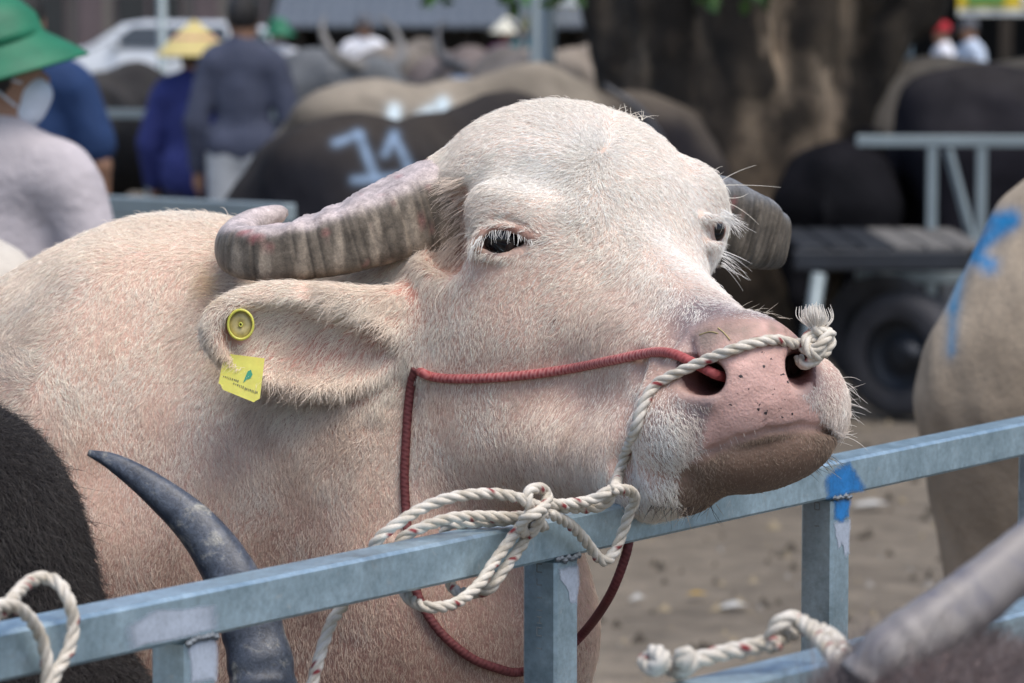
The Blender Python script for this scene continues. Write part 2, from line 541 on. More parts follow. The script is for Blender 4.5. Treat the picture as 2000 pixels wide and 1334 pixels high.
def pen(x0, Z0, x1, Z1, label, n, top=1.11, braces=(), rails=2, at=None):
    a, b_ = WP(x0, Z0, 0), WP(x1, Z1, 0); d = b_ - a; ln = np.linalg.norm(d); d /= ln
    R = RZ(math.atan2(d[1], d[0])); o = empty('pen_fence', a); tag(o, label, 'fence')
    for k in range(rails):
        z = top - 0.025 - k * (0.42 if rails > 2 else 0.6)
        mb = MB().box(R @ np.array([ln / 2, 0, 0]) + np.array([0, 0, z]), (ln, 0.05, 0.05), R, 0.004); mb.build('top_rail' if k == 0 else 'lower_rail', FARSTEEL, o)
    for k in range(n):
        q = R @ np.array([0.03 + (ln - 0.06) * k / (n - 1) if at is None else at[k] * Z0 / F, 0.001, 0])
        MB().box(q + np.array([0, 0, (top - 0.052) / 2]), (0.046, 0.046, top - 0.052), R, 0.004).build('post', FARSTEEL, o)
    for (s0, z0, s1, z1) in braces:
        p0 = R @ np.array([s0, -0.03, 0]) + [0, 0, z0]; p1 = R @ np.array([s1, -0.03, 0]) + [0, 0, z1]
        v, f = sweep(np.array([p0, p1]), 0.022, 4); mesh_obj('brace', v, f, FARSTEEL, o, False)
    return o
pen(120, 10.6, 572, 10.0, 'pale blue pen rail right behind the pale buffalo\'s back', 3, 1.115)
pen(130, 20.8, 780, 20.4, 'far pen fence behind the two people in blue', 5, 1.11, ((0.5, 0.1, 0.9, 1.0), (0.95, 0.1, 0.75, 1.0), (0.1, 0.1, 0.25, 1.0)))
pen(540, 22.4, 1180, 22.0, 'long low pen rail running between the grey buffaloes in the middle', 6, 1.12)
pen(1668, 15.8, 2150, 15.7, 'pen fence with diagonal brace under the dark buffalo at the right', 3, 1.12, ((0.40, 1.06, 0.52, 0.62),), 2, (147, 242, 440))

# ---------------------------------------------------------------- cart
TYRE = simple('tyre_rubber', (0.042, 0.042, 0.048), 0.85, var=0.3, scale=8, bmp=0.4, bscale=60)
CARTM = simple('dark_cart_frame', (0.024, 0.028, 0.036), 0.6, 0.3, 0.3, 4)
BOARD = simple('grey_cart_board', (0.13, 0.125, 0.12), 0.85, var=0.3, scale=5)
cb = WP(1700, 15.2, 0)
cart = empty('cart', cb); tag(cart, 'low two-wheeled cart with a dark frame and thick rubber tyres behind the muzzle', 'cart')
s_ = 15.2 / 7000
for (dy, zc) in ((-0.55, 0), (0.55, 0)):
    pass
zt_ = zat(488, 15.2)
MB().box((-0.02, -0.60, zt_), (0.72, 0.07, 0.085), None, 0.01).build('side_beam', CARTM, cart)
MB().box((-0.02, 0.60, zt_), (0.72, 0.07, 0.085), None, 0.01).build('side_beam', CARTM, cart)
for k in range(6):
    MB().box((-0.30 + k * 0.13, 0, zt_ + 0.05), (0.115, 1.26, 0.022), None, 0.004).build('board', BOARD if k > 2 else CARTM, cart)
MB().tube(np.array([(-0.28, -0.66, zt_ - 0.05), (-0.33, -0.72, 0.28), (-0.36, -0.74, 0.02)]), 0.03, 8).build('prop_leg', FARSTEEL, cart, True)
MB().tube(np.array([(0.1, -0.7, 0.28), (0.1, 0.7, 0.28)]), 0.035, 10).build('axle', CARTM, cart, True)
for y in (-0.48, 0.48):
    wz = 0.258
    Rw = RZ(math.radians(-38)) @ np.array([[1, 0, 0], [0, 0, -1], [0, 1, 0.0]])
    prof = [(0.15, -0.08), (0.19, -0.09), (0.235, -0.09), (0.255, -0.07), (0.26, 0), (0.255, 0.07), (0.235, 0.09), (0.19, 0.09), (0.15, 0.08)]
    w = empty('wheel', (0.10, y, wz), 0, cart)
    mb = MB().lathe(prof, 36, (0, 0, 0), Rw); mb.build('tyre', TYRE, w, True)
    mb = MB().lathe([(0.0, 0.03), (0.06, 0.05), (0.07, 0.02), (0.14, 0.02), (0.152, 0.07), (0.152, -0.07), (0.14, -0.02), (0.07, -0.02), (0.06, -0.05), (0, -0.03)], 28, (0, 0, 0), Rw); mb.build('rim', CARTM, w, True)

# ---------------------------------------------------------------- parked car
PAINT = simple('white_car_paint', (0.60, 0.64, 0.68), 0.25, var=0.03, coat=0.6)
CGL = simple('car_glass', (0.05, 0.06, 0.07), 0.08, var=0.05)
RUB = simple('car_rubber', (0.02, 0.02, 0.02), 0.8); LAMP = simple('car_lamp', (0.6, 0.6, 0.55), 0.15)
Zc = 62.0; cb = WP(112, Zc, 0)                                             # nose of the car at photo column 120
car = empty('parked_car', cb); tag(car, 'white car parked in front of the beige building', 'car')
sx = 4.5 / 4.5
prof = [(0.02, 0.42), (0.0, 0.75), (0.06, 1.0), (0.30, 1.11), (0.60, 1.17), (1.2, 1.56), (1.6, 1.62), (3.0, 1.60), (3.7, 1.50), (4.25, 1.10), (4.42, 1.02), (4.46, 0.55), (4.4, 0.36), (0.1, 0.34)]
v = []; f = []; np_ = len(prof); hwid = 0.86
for (y, inset) in ((-hwid, 1), (-hwid + 0.10, 0), (hwid - 0.10, 0), (hwid, 1)):
    for (x, z) in prof:
        tuck = max(0, (z - 1.0)) * 0.30
        yy = (y + tuck if y < 0 else y - tuck); zz = z - (0.04 if inset and z > 1.0 else 0); v.append((x, yy, zz))
for j in range(3):
    for i in range(np_):
        i2 = (i + 1) % np_; f.append((j * np_ + i, j * np_ + i2, (j + 1) * np_ + i2, (j + 1) * np_ + i))
f.append(tuple(range(np_))[::-1]); f.append(tuple(3 * np_ + i for i in range(np_)))
mesh_obj('body', v, f, PAINT, car, False)
def side_quad(pts, mat, name, off=0.012):
    vv = [(x, -hwid + max(0, z - 1.0) * 0.30 - off, z) for x, z in pts]; return mesh_obj(name, vv, [tuple(range(len(vv)))], mat, car, False)
side_quad([(0.98, 1.19), (1.85, 1.16), (1.85, 1.52), (1.38, 1.52)], CGL, 'side_window'); side_quad([(1.93, 1.16), (3.0, 1.16), (3.0, 1.52), (1.93, 1.52)], CGL, 'side_window'); side_quad([(3.08, 1.16), (3.85, 1.16), (3.55, 1.46), (3.2, 1.49)], CGL, 'side_window')
mesh_obj('windscreen', [(0.66, -0.72, 1.225), (0.66, 0.72, 1.225), (1.17, 0.62, 1.56), (1.17, -0.62, 1.56)], [(0, 1, 2, 3)], CGL, car, False)
for x in (0.85, 3.55):
    w = empty('wheel', (x, -0.80, 0.33), 0, car); Rw = np.array([[1, 0, 0], [0, 0, -1], [0, 1, 0.0]])
    MB().lathe([(0.20, -0.1), (0.30, -0.1), (0.33, -0.06), (0.33, 0.06), (0.30, 0.1), (0.20, 0.1)], 28, (0, 0, 0), Rw).build('tyre', RUB, w, True)
    MB().lathe([(0, 0.08), (0.19, 0.08), (0.205, 0.10), (0.205, -0.1), (0, -0.1)], 24, (0, 0, 0), Rw).build('rim', FARSTEEL, w, True)
MB().box((0.14, -0.66, 0.80), (0.22, 0.36, 0.14), None, 0.03).build('headlight', LAMP, car); MB().box((0.14, 0.66, 0.80), (0.22, 0.36, 0.14), None, 0.03).build('headlight', LAMP, car)
MB().box((1.12, -0.95, 1.22), (0.14, 0.18, 0.13), None, 0.03).build('wing_mirror', PAINT, car)
side_quad([(2.25, 0.45), (2.27, 0.45), (2.27, 1.14), (2.25, 1.14)], RUB, 'door_gap'); side_quad([(2.0, 0.95), (2.18, 0.95), (2.18, 0.99), (2.0, 0.99)], RUB, 'door_handle', 0.02)

# ---------------------------------------------------------------- big tree
m, nt, b = mat_new('ficus_bark')
at = nt.nodes.new('ShaderNodeAttribute'); at.attribute_name = 'col'
n1 = noise_node(nt, 9, 7, 0.7, dist=0.6); r1 = ramp(nt, n1.outputs[0], [(0.3, (0.45, 0.45, 0.45)), (0.7, (1.5, 1.45, 1.35))])
o1 = mixc(nt, at.outputs['Color'], r1.outputs[0], 1, 'MULTIPLY'); nt.links.new(o1, b.inputs['Base Color']); b.inputs['Roughness'].default_value = 0.95
bump(nt, b, n1.outputs[0], 0.8, 0.03)
BARK = m
TZ = 18.0; tb = WP(1420, TZ, 0)
def tp(x, y, dz=0.0):
    q = P(x, y, TZ + dz); return q - tb
tree_s = SDF(); r_ = np.random.default_rng(12)
stems = [
 ([(1310, 690, -.2), (1275, 450, -.1), (1238, 260, -.05), (1205, 110, 0), (1150, -60, .1), (1050, -420, .2), (900, -1000, .2)], [.26, .17, .13, .12, .11, .10, .07]),
 ([(1370, 700, -.3), (1345, 430, -.25), (1320, 200, -.2), (1290, 0, -.2), (1270, -300, -.2), (1200, -1000, -.4)], [.26, .18, .16, .15, .14, .09]),
 ([(1430, 700, -.35), (1430, 420, -.3), (1445, 180, -.3), (1430, -50, -.3), (1420, -400, -.2), (1400, -1100, 0)], [.28, .20, .17, .17, .16, .10]),
 ([(1480, 690, -.3), (1520, 430, -.25), (1555, 220, -.2), (1570, 60, -.2), (1600, -150, -.2), (1650, -900, -.3)], [.26, .19, .16, .15, .14, .09]),
 ([(1530, 690, -.15), (1590, 440, -.1), (1660, 290, -.05), (1690, 170, 0), (1722, 90, 0), (1790, 10, .05), (1900, -130, .1), (2200, -700, .2)], [.26, .16, .12, .11, .11, .12, .11, .07]),
 ([(1420, 690, .2), (1430, 300, .25), (1450, 0, .3), (1500, -500, .4)], [.34, .22, .22, .16]),
 ([(1560, 330, .15), (1610, 150, .2), (1690, 20, .2), (1760, -200, .3)], [.14, .14, .14, .12]),
 ([(1300, 250, .15), (1280, 60, .2), (1210, -100, .3)], [.15, .15, .14]),
]
for pts_, rr in stems:
    q = [tp(*p_) for p_ in pts_]
    for i in range(len(q) - 1): tree_s.u(rcone(q[i], q[i + 1], rr[i], rr[i + 1]), 0.07)
strands = []
for k in range(54):                                                          # ropey aerial roots over the trunk
    x0 = r_.uniform(1300, 1540); spread = (x0 - 1420) * r_.uniform(0.6, 1.5); sw = r_.uniform(-70, 70)
    ys = np.linspace(690, r_.uniform(-120, 300), 6); q = []
    for i, y in enumerate(ys):
        t = (690 - y) / 700; x = x0 + spread * t * 0.9 + sw * 1.5 * math.sin(t * 4 + k); q.append(tp(x, y, -0.42 - 0.10 * r_.random() + 0.25 * t + abs(x - 1430) * 0.0008))
    strands.append((np.array(q), r_.uniform(0.3, 1.9)))
    ra = r_.uniform(0.05, 0.12); tree_s.chain(q, [ra * 1.4] + [ra * r_.uniform(.8, 1.15) for _ in range(5)], 0.015)
for k in range(9):                                                           # buttress roots on the ground
    a = r_.uniform(0, 6.28); q0_ = tp(1420, 650); q1_ = q0_ + np.array([math.cos(a), math.sin(a), 0]) * r_.uniform(.6, 1.1); q1_[2] = -0.02
    tree_s.u(rcone(q0_, q1_, 0.22, 0.05), 0.12)
tv, tf = surf(tree_s, (-2.2, -1.4, -0.1), (2.6, 1.6, 4.4), 0.035)
tv = tv + (0.012 * snoise(tv, 14, 60) + 0.02 * snoise(tv * np.array([1, 1, 0.12]), 22, 62))[:, None] * vnormals(tv, tf)[0]
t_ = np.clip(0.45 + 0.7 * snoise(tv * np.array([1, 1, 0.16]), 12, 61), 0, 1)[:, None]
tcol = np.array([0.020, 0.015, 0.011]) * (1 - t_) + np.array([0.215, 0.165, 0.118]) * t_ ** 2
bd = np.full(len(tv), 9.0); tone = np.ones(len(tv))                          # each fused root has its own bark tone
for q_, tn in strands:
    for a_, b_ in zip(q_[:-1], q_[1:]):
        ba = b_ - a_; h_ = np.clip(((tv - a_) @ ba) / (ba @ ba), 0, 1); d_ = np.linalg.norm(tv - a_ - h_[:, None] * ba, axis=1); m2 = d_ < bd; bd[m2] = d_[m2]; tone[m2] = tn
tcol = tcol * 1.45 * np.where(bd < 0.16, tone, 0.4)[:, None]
tree = empty('ficus_tree', tb); tag(tree, 'huge old fig tree with ropey fused roots spreading upwards behind the head', 'tree')
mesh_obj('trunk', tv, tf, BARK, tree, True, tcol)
LEAF = simple('fig_leaf', (0.045, 0.105, 0.022), 0.5, var=0.35, scale=3)
LEAF.node_tree.nodes['Principled BSDF'].inputs['Transmission Weight'].default_value = 0.0
def leaves(centres, spread, n_, size, name, parent):
    v = []; f = []
    c = np.array(centres)[r_.integers(0, len(centres), n_)] + r_.normal(0, 1, (n_, 3)) * np.array(spread)
    a1 = r_.normal(0, 1, (n_, 3)); a1[:, 2] -= 0.5; a1 /= np.linalg.norm(a1, axis=1)[:, None]
    a2 = np.cross(a1, r_.normal(0, 1, (n_, 3))); a2 /= np.linalg.norm(a2, axis=1)[:, None]; nn = np.cross(a1, a2)
    L_ = size * r_.uniform(.7, 1.3, n_)[:, None]
    V = np.stack([c, c + a1 * L_ * 0.35 + a2 * L_ * .28 + nn * L_ * .06, c + a1 * L_ * 0.75 + a2 * L_ * .2 + nn * L_ * .04, c + a1 * L_, c + a1 * L_ * 0.75 - a2 * L_ * .2 + nn * L_ * .04, c + a1 * L_ * 0.35 - a2 * L_ * .28 + nn * L_ * .06, c + a1 * L_ * .5], 1).reshape(-1, 3)
    o_ = np.arange(n_)[:, None] * 7
    fc_ = np.concatenate([o_ + np.array(q) for q in ((0, 1, 6), (1, 2, 6), (2, 3, 6), (3, 4, 6), (4, 5, 6), (5, 0, 6))], 0)
    return mesh_obj(name, V, fc_, LEAF, parent, False)
cent = []
while len(cent) < 90:
    q = np.array([r_.uniform(-2, 7), r_.uniform(-3, 6), r_.uniform(3.6, 6.2)])
    if ((q[0] - 2.2) / 3.8) ** 2 + ((q[1] - 1.8) / 3.8) ** 2 < 1: cent.append(q)
leaves(cent, (0.55, 0.55, 0.32), 13000, 0.21, 'crown', tree)['kind'] = 'stuff'
for i in range(10):                                                          # limbs reaching into the crown
    a = i * 0.63; p0 = np.array([0.3 * math.cos(a), 0.2 * math.sin(a), 3.4]); p2 = np.array([2.2 + 3.2 * math.cos(a), 3.7 * math.sin(a), 4.8 + 0.4 * math.sin(3 * a)])
    pp, _ = catmull([p0, (p0 + p2) / 2 + np.array([0, 0, -0.2]), p2], 0.2)
    mesh_obj('limb', *sweep(pp, np.linspace(0.13, 0.03, len(pp)), 8), BARK, tree, True, None)
# low twigs whose leaves hang into the top of the picture
for (x, Zt, y0) in ((985, 15.5, -10), (1010, 15.8, -18), (850, 16.2, -22), (1382, 15.0, -20), (1100, 15.6, -16), (1475, 15.3, -14)):
    q = P(x, y0, Zt) - tb
    top_ = q + np.array([0.25 * (tb[0] - P(x, y0, Zt)[0] > 0) - 0.1, 0.6, 2.2]); pp, _ = catmull([top_, (top_ + q) / 2 + np.array([0.1, 0, 0]), q], 0.1)
    mesh_obj('twig', *sweep(pp, np.linspace(0.014, 0.003, len(pp)), 6), BARK, tree, True, None)
    leaves([q, q + np.array([0.03, 0, 0.07]), q + np.array([-0.04, 0.0, 0.14])], (0.035, 0.04, 0.03), 26, 0.075, 'leaf_spray', tree)['kind'] = 'stuff'
# litter on the ground
mb = MB().add([(-0.03, 0, 0.004), (0, -0.022, 0.012), (0.035, 0, 0.006), (0.0, 0.024, 0.010)], [(0, 1, 2, 3)])
o = mb.build('fallen_leaf', simple('yellow_leaf', (0.50, 0.30, 0.01), 0.6), None, False, P(1360, 1165, 9.9)); o.location.z = 0.006; tag(o, 'yellow fallen leaf on the dirt between the fence posts', 'leaf')
o.location = WP(1360, 10.08, 0.008)
LIT = simple('pale_scrap', (0.42, 0.42, 0.40), 0.7)
for (x, y, lab, sc) in ((1432, 1184, 'pale paper scrap on the dirt right of the yellow leaf', 1), (1700, 985, 'pale scrap of litter on the dirt below the blue-sprayed rail', 1.6), (1245, 1170, 'tiny pale scrap on the dirt left of the yellow leaf', 0.6)):
    Zg_ = 7000 * 1.62 / (y - 40); s_ = 0.02 * sc
    mb = MB().add([(-2 * s_, -s_, 0), (s_, -1.2 * s_, .01), (2 * s_, 0, 0.004), (.5 * s_, 1.1 * s_, .014), (-1.4 * s_, .8 * s_, 0.006), (0, 0, 0.018)], [(0, 1, 5), (1, 2, 5), (2, 3, 5), (3, 4, 5), (4, 0, 5)])
    o = mb.build('paper_scrap', LIT, None, False, WP(x, Zg_, 0.004)); tag(o, lab, 'litter')

# dung, straw and stones trodden into the yard
r_ = np.random.default_rng(99); n_ = 1500
Zs_ = 1 / r_.uniform(1 / 22, 1 / 6.5, n_); xs = r_.uniform(-60, 2060, n_)
V, Fc, Cc = [], [], []
for i in range(n_):
    c = WP(xs[i], Zs_[i], 0.0); sz = r_.lognormal(-4.3, 0.5); a0_ = r_.uniform(0, 6.28); k = 7; el_ = r_.uniform(.35, 1)
    b0 = len(V)
    for q in range(k):
        a = a0_ + 2 * math.pi * q / k; rr = sz * r_.uniform(.7, 1.2); x_, y_ = rr * math.cos(a), rr * el_ * math.sin(a); V.append((c[0] + x_ * math.cos(a0_) - y_ * math.sin(a0_), c[1] + x_ * math.sin(a0_) + y_ * math.cos(a0_), -0.012))
    V.append((c[0], c[1], 0.004 + sz * 0.5)); Fc += [(b0 + q, b0 + (q + 1) % k, b0 + k) for q in range(k)]
    t = r_.random(); Cc += [((0.045, 0.036, 0.026) if t < .5 else (0.22, 0.18, 0.12) if t < .85 else (0.20, 0.185, 0.165))] * (k + 1)
tag(mesh_obj('gravel', V, Fc, simple('yard_debris', (1, 1, 1), 0.95, var=0.3, scale=30, attr=True), None, True, np.array(Cc)), 'scattered dung, straw bits and stones over the dirt yard', 'debris', kind='stuff')
# ================================================================ other buffaloes
HIDEB = simple('buffalo_hide', (1, 1, 1), 0.8, var=0.22, scale=7, attr=True, bmp=0.5, bscale=70, bdist=0.006, spec=0.06)
DHORN = simple('dark_horn', (0.050, 0.052, 0.060), 0.45, var=0.3, scale=12, bmp=0.3, bscale=90, bdist=0.004)
PHORN = simple('grey_horn', (0.20, 0.19, 0.18), 0.5, var=0.3, scale=12)
BEYE = simple('dark_eye', (0.008, 0.007, 0.007), 0.1, var=0)

def segdist(q, a, b_):
    a = np.array(a, float); b_ = np.array(b_, float); ba = b_ - a
    h = np.clip(((q - a) @ ba) / (ba @ ba), 0, 1); return np.linalg.norm(q - a - h[:, None] * ba, axis=1)

def buffalo(label, loc, rz, base, dusty, h=0.03, s=1.0, head=(1.02, 0.12, 1.10), turn=0.0, strokes=None, horn_mat=None, group=None, horn_up=0.10, sway=0.0, hs=1.0):
    """local frame: x forwards, y to its left, z up. strokes: list of (plane, a, b, r, colour) painted marks"""
    S = SDF()
    S.u(rcone((-0.50, 0, .92), (0.42, 0, .90), .36, .37))
    S.u(ell((-0.62, 0, 1.00), (.36, .31, .32)), .15)
    S.u(ell((.42, 0, 1.10), (.40, .20, .27)), .15)
    S.u(rcone((-0.85, 0, 1.18), (-0.1, 0, 1.22 - sway), .10, .08), .12); S.u(rcone((-0.1, 0, 1.22 - sway), (.45, 0, 1.30), .08, .08), .12)
    for y in (-1, 1):
        S.u(ell((-0.60, .20 * y, 1.16), (.14, .10, .09)), .10)                # hip bones
        S.u(rcone((-0.72, .18 * y, .92), (-0.73, .20 * y, .60), .22, .145), .10)
        S.u(rcone((-0.73, .20 * y, .60), (-0.87, .19 * y, .40), .13, .074), .05); S.u(rcone((-0.86, .19 * y, .40), (-0.82, .19 * y, .12), .060, .048), .03); S.u(rcone((-0.82, .19 * y, .12), (-0.78, .19 * y, .045), .056, .066), .03)
        S.u(rcone((.42, .19 * y, .85), (.40, .18 * y, .46), .16, .075), .10); S.u(rcone((.40, .18 * y, .46), (.40, .18 * y, .12), .066, .046), .03); S.u(rcone((.40, .18 * y, .12), (.44, .18 * y, .045), .056, .066), .03)
    hx, hy, hz = head
    hd = np.array([hx, hy + turn * 0.25, hz])
    S.u(rcone((.52, 0, 1.02), hd - np.array([.06, 0, 0]), .27, .17), .14)
    fw = np.array([math.cos(turn), math.sin(turn), -0.42]); fw /= np.linalg.norm(fw)
    lat = np.array([-math.sin(turn), math.cos(turn), 0])
    S.u(ell(hd + np.array([0, 0, .03]), (.16, .15, .15)), .08); S.u(rcone(hd, hd + fw * .34, .145, .085), .06); S.u(ell(hd + fw * .38, (.085, .10, .075)), .05)
    for y in (-1, 1):
        S.u(rcone(hd + lat * .13 * y - fw * .03, hd + lat * .36 * y - fw * .10 + np.array([0, 0, -.05]), .05, .035), .04)
        S.u(ell(hd + lat * .115 * y + fw * .10 + np.array([0, 0, .05]), (.045, .045, .045)), .03)
    S.chain([(-0.90, 0, 1.15), (-0.99, .02, .95), (-0.98, .02, .62), (-0.97, .02, .45)], [.045, .028, .022, .035], .03)
    v, f = surf(S, (-1.12, -0.75, -0.05), (1.75, 0.75, 1.6), h)
    v[:, 2] = np.maximum(v[:, 2], 0.0)
    base = np.array(base); dusty = np.array(dusty)
    v = v + (0.007 * snoise(v * np.array([1, 1, .35]), 13, 72) + 0.004 * snoise(v, 30, 73))[:, None] * vnormals(v, f)[0]; v[:, 2] = np.maximum(v[:, 2], 0.0)
    nrm = vnormals(v, f)[0]
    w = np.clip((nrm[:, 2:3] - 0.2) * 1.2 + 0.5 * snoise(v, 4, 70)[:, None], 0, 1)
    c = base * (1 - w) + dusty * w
    if strokes:
        wv_ = (v * s) @ RZ(rz).T + np.array(loc); q3 = wv_ - CAM; Zq = q3 @ FW_
        px_ = np.stack([1000 + F * q3[:, 0] / Zq, 667 - F * (q3 @ U_) / Zq], 1)
        face = ((nrm @ RZ(rz).T) * q3).sum(1) < 0
        mpp = F / Zq.mean() * h * s
        for (a, b_, r, pc) in strokes:                                      # brush strokes of stock-marking paint
            d = segdist(px_, a, b_) + 2.0 * snoise(v, 20, 71)
            ww = (1 / (1 + np.exp((d - r) / (mpp * 0.30))) * face)[:, None]; c = c * (1 - ww) + np.array(pc) * ww
    root = empty('water_buffalo', loc, rz); root.scale = (s, s, s); tag(root, label, 'buffalo', group)
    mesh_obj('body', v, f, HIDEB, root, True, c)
    for y in (-1, 1):
        b0 = hd + lat * .09 * y + np.array([0, 0, .10])
        pth = [b0, b0 + lat * .20 * y * hs - fw * .08 * hs + [0, 0, .02], b0 + lat * .36 * y * hs - fw * .22 * hs + [0, 0, horn_up], b0 + lat * .36 * y * hs - fw * .40 * hs + [0, 0, horn_up * 2.4], b0 + lat * .24 * y * hs - fw * .50 * hs + [0, 0, horn_up * 3.2]]
        p_, s_ = catmull(pth, .03); mesh_obj('horn', *sweep(p_, np.linspace(.058, .010, len(p_)), 12), horn_mat or DHORN, root, True)
        e = hd + lat * .145 * y + fw * .115 + np.array([0, 0, .05]); bv, bf = ball0(e, .022); mesh_obj('eye', bv, bf, BEYE, root, True)
    return root

def ball0(c, r, n=10):
    v = []; f = []
    for i in range(n + 1):
        th = math.pi * i / n
        for k in range(n):
            a = 2 * math.pi * k / n; v.append((c[0] + r * math.sin(th) * math.cos(a), c[1] + r * math.sin(th) * math.sin(a), c[2] + r * math.cos(th)))
    for i in range(n):
        for k in range(n): f.append((i * n + k, (i + 1) * n + k, (i + 1) * n + (k + 1) % n, i * n + (k + 1) % n))
    return np.array(v), f

SLATE = (0.030, 0.029, 0.034); DUST = (0.105, 0.092, 0.078); BROWN = (0.075, 0.066, 0.056); PALED = (0.25, 0.22, 0.18); CHALK = (0.24, 0.34, 0.48)
DEG = math.radians
# dark one marked 11, seen from behind
st = [((655, 280), (700, 262), 4.5, CHALK), ((702, 264), (732, 345), 5, CHALK), ((752, 300), (770, 262), 5, CHALK), ((770, 264), (803, 335), 4.5, CHALK), ((692, 352), (808, 343), 4.5, CHALK)]
buffalo('slate-black buffalo with a chalky blue 11 painted on its rump', WP(868, 11.9), DEG(60), (0.016, 0.016, 0.020), (0.040, 0.034, 0.030), 0.020, 0.985, (1.0, .1, .6), strokes=st)
st = [((770, 214), (768, 230), 11, (0.62, 0.74, 0.80)), ((820, 226), (866, 200), 5, (0.55, 0.68, 0.76)), ((866, 198), (872, 255), 6, (0.55, 0.68, 0.76))]
buffalo('dusty brown buffalo with a pale painted 1 behind the slate-black one', WP(912, 14.8), DEG(50), (0.060, 0.053, 0.046), (0.27, 0.235, 0.19), 0.026, 1.03, (1.05, .1, .7), strokes=st)
st = [((895, 160), (945, 162), 12, (0.36, 0.48, 0.66)), ((1000, 158), (1040, 152), 9, (0.36, 0.48, 0.66))]
buffalo('grey buffalo with a blue smear on its rump in the middle row', WP(985, 18.6), DEG(62), (0.035, 0.033, 0.034), (0.13, 0.115, 0.10), 0.03, 1.0, (1.0, 0, .7), strokes=st)
buffalo('brown-backed buffalo partly hidden by the tree trunk', WP(1150, 16.6), DEG(110), (0.022, 0.020, 0.023), (0.12, 0.10, 0.08), 0.035, 0.97, (1.0, 0, .7))
buffalo('grey buffalo with raised head and tall curved horns behind the man in slate blue', WP(545, 25.5), DEG(-50), (0.09, 0.09, 0.095), (0.17, 0.18, 0.19), 0.035, 1.02, (1.0, 0.1, 1.16), horn_mat=PHORN, horn_up=0.075, hs=0.6)
buffalo('dark buffalo standing in the far pen below the parked car', WP(215, 23), DEG(70), (0.022, 0.022, 0.025), (0.060, 0.055, 0.052), 0.035, 0.97, (1.0, 0, .7))
buffalo('dark pinkish buffalo far behind with its head in front of the shed', WP(900, 28), DEG(-80), (0.10, 0.075, 0.07), (0.18, 0.15, 0.14), 0.04, 1.02, (1.05, 0, 1.12), horn_up=0.08, hs=0.6)
buffalo('grey-brown buffalo back between the white shirt and the shed', WP(800, 33), DEG(75), (0.07, 0.062, 0.056), (0.20, 0.175, 0.15), 0.04, 1.04, (1.0, 0, .7))
buffalo('ash-grey buffalo just left of the pale metal pole', WP(1010, 25), DEG(100), (0.085, 0.078, 0.074), (0.23, 0.20, 0.175), 0.04, 1.03, (1.0, 0, .7))
buffalo('dun buffalo far behind, between the pole and the tree', WP(1130, 27), DEG(60), (0.10, 0.085, 0.072), (0.26, 0.22, 0.18), 0.04, 1.06, (1.0, 0, .7))
# right side
buffalo('dark-flanked buffalo behind the pen fence at the right edge', WP(2150, 17.4), DEG(6), (0.018, 0.017, 0.022), (0.050, 0.045, 0.046), 0.03, 1.05, (1.0, 0, .8))
buffalo('sand-coloured buffalo between the tree and the dark-flanked one', WP(2040, 18.4), DEG(12), (0.20, 0.17, 0.135), (0.26, 0.22, 0.175), 0.035, 1.07, (1.0, 0, .8))
buffalo('black buffalo resting behind the cart and under the pen rail', WP(1668, 17.6), DEG(75), (0.010, 0.010, 0.012), (0.016, 0.015, 0.018), 0.035, 0.78, (0.95, 0, .6))
BLUEM = (0.02, 0.21, 0.46); BLUEL = (0.06, 0.26, 0.46)
st = [((1888, 436), (1975, 428), 14, BLUEM), ((1972, 432), (1905, 485), 13, BLUEM), ((1880, 490), (1935, 520), 12, BLUEM), ((1845, 478), (1885, 492), 9, BLUEL), ((1884, 500), (1862, 600), 6, BLUEL), ((1862, 600), (1858, 690), 3, BLUEL), ((1838, 490), (1820, 610), 3.5, BLUEL)]
buffalo('sandy buffalo seen from behind with blue strokes painted on its rump', WP(2412, 6.5), DEG(72), (0.335, 0.262, 0.188), (0.38, 0.315, 0.24), 0.014, 1.08, (1.0, 0, .7), strokes=st)
buffalo('pale cream buffalo whose back shows below the man in the green helmet', WP(-1000, 5.9), DEG(178), (0.50, 0.44, 0.37), (0.60, 0.56, 0.50), 0.03, 0.985)

# ---------------------------------------------------------------- black buffalo in front, at the left
COATD = None
def fur(name, v, f, sel, n, ln, rad_, colour, d2, lift, parent, base_loc, mapper, seed, jit=0.5):
    r = np.random.default_rng(seed); vn_, ar = vnormals(v, f); fc_ = v[f].mean(1); pr_ = ar * sel(fc_, vn_[f].mean(1)); pr_ = pr_ / pr_.sum()
    i_ = r.choice(len(pr_), n, p=pr_); w_ = r.dirichlet((1, 1, 1, 1), n); rt = (v[f[i_]] * w_[:, :, None]).sum(1); nn = (vn_[f[i_]] * w_[:, :, None]).sum(1); nn /= np.linalg.norm(nn, axis=1)[:, None]
    d = np.tile(np.array(d2, float), (n, 1)) + r.normal(0, jit * 0.5, (n, 3)) + 0.5 * jit * np.stack([snoise(rt, .02, seed + k) for k in range(3)], 1); d -= nn * (d * nn).sum(1)[:, None]; d /= np.linalg.norm(d, axis=1)[:, None] + 1e-6
    L_ = ln * r.lognormal(0, .4, n); T_ = np.array([0, .35, .7, 1.0]); lf = lift * r.lognormal(0, .5, n)
    pt = rt[:, None] + d[:, None] * (L_[:, None] * T_)[..., None] + nn[:, None] * (L_[:, None] * lf[:, None] * (1.2 * T_ - .6 * T_ ** 2))[..., None] + (r.normal(0, .25, (n, 3)) * L_[:, None])[:, None] * (T_ ** 2)[None, :, None]
    c_ = np.array(colour) * r.lognormal(0, .3, n)[:, None]
    o = hair_object(name, None, mapper(pt.reshape(-1, 3)).reshape(n, 4, 3) - base_loc, np.tile(np.array([1, .9, .65, .15]) * rad_, (n, 1)), c_, COATD, parent); tag(o, kind='stuff'); return o
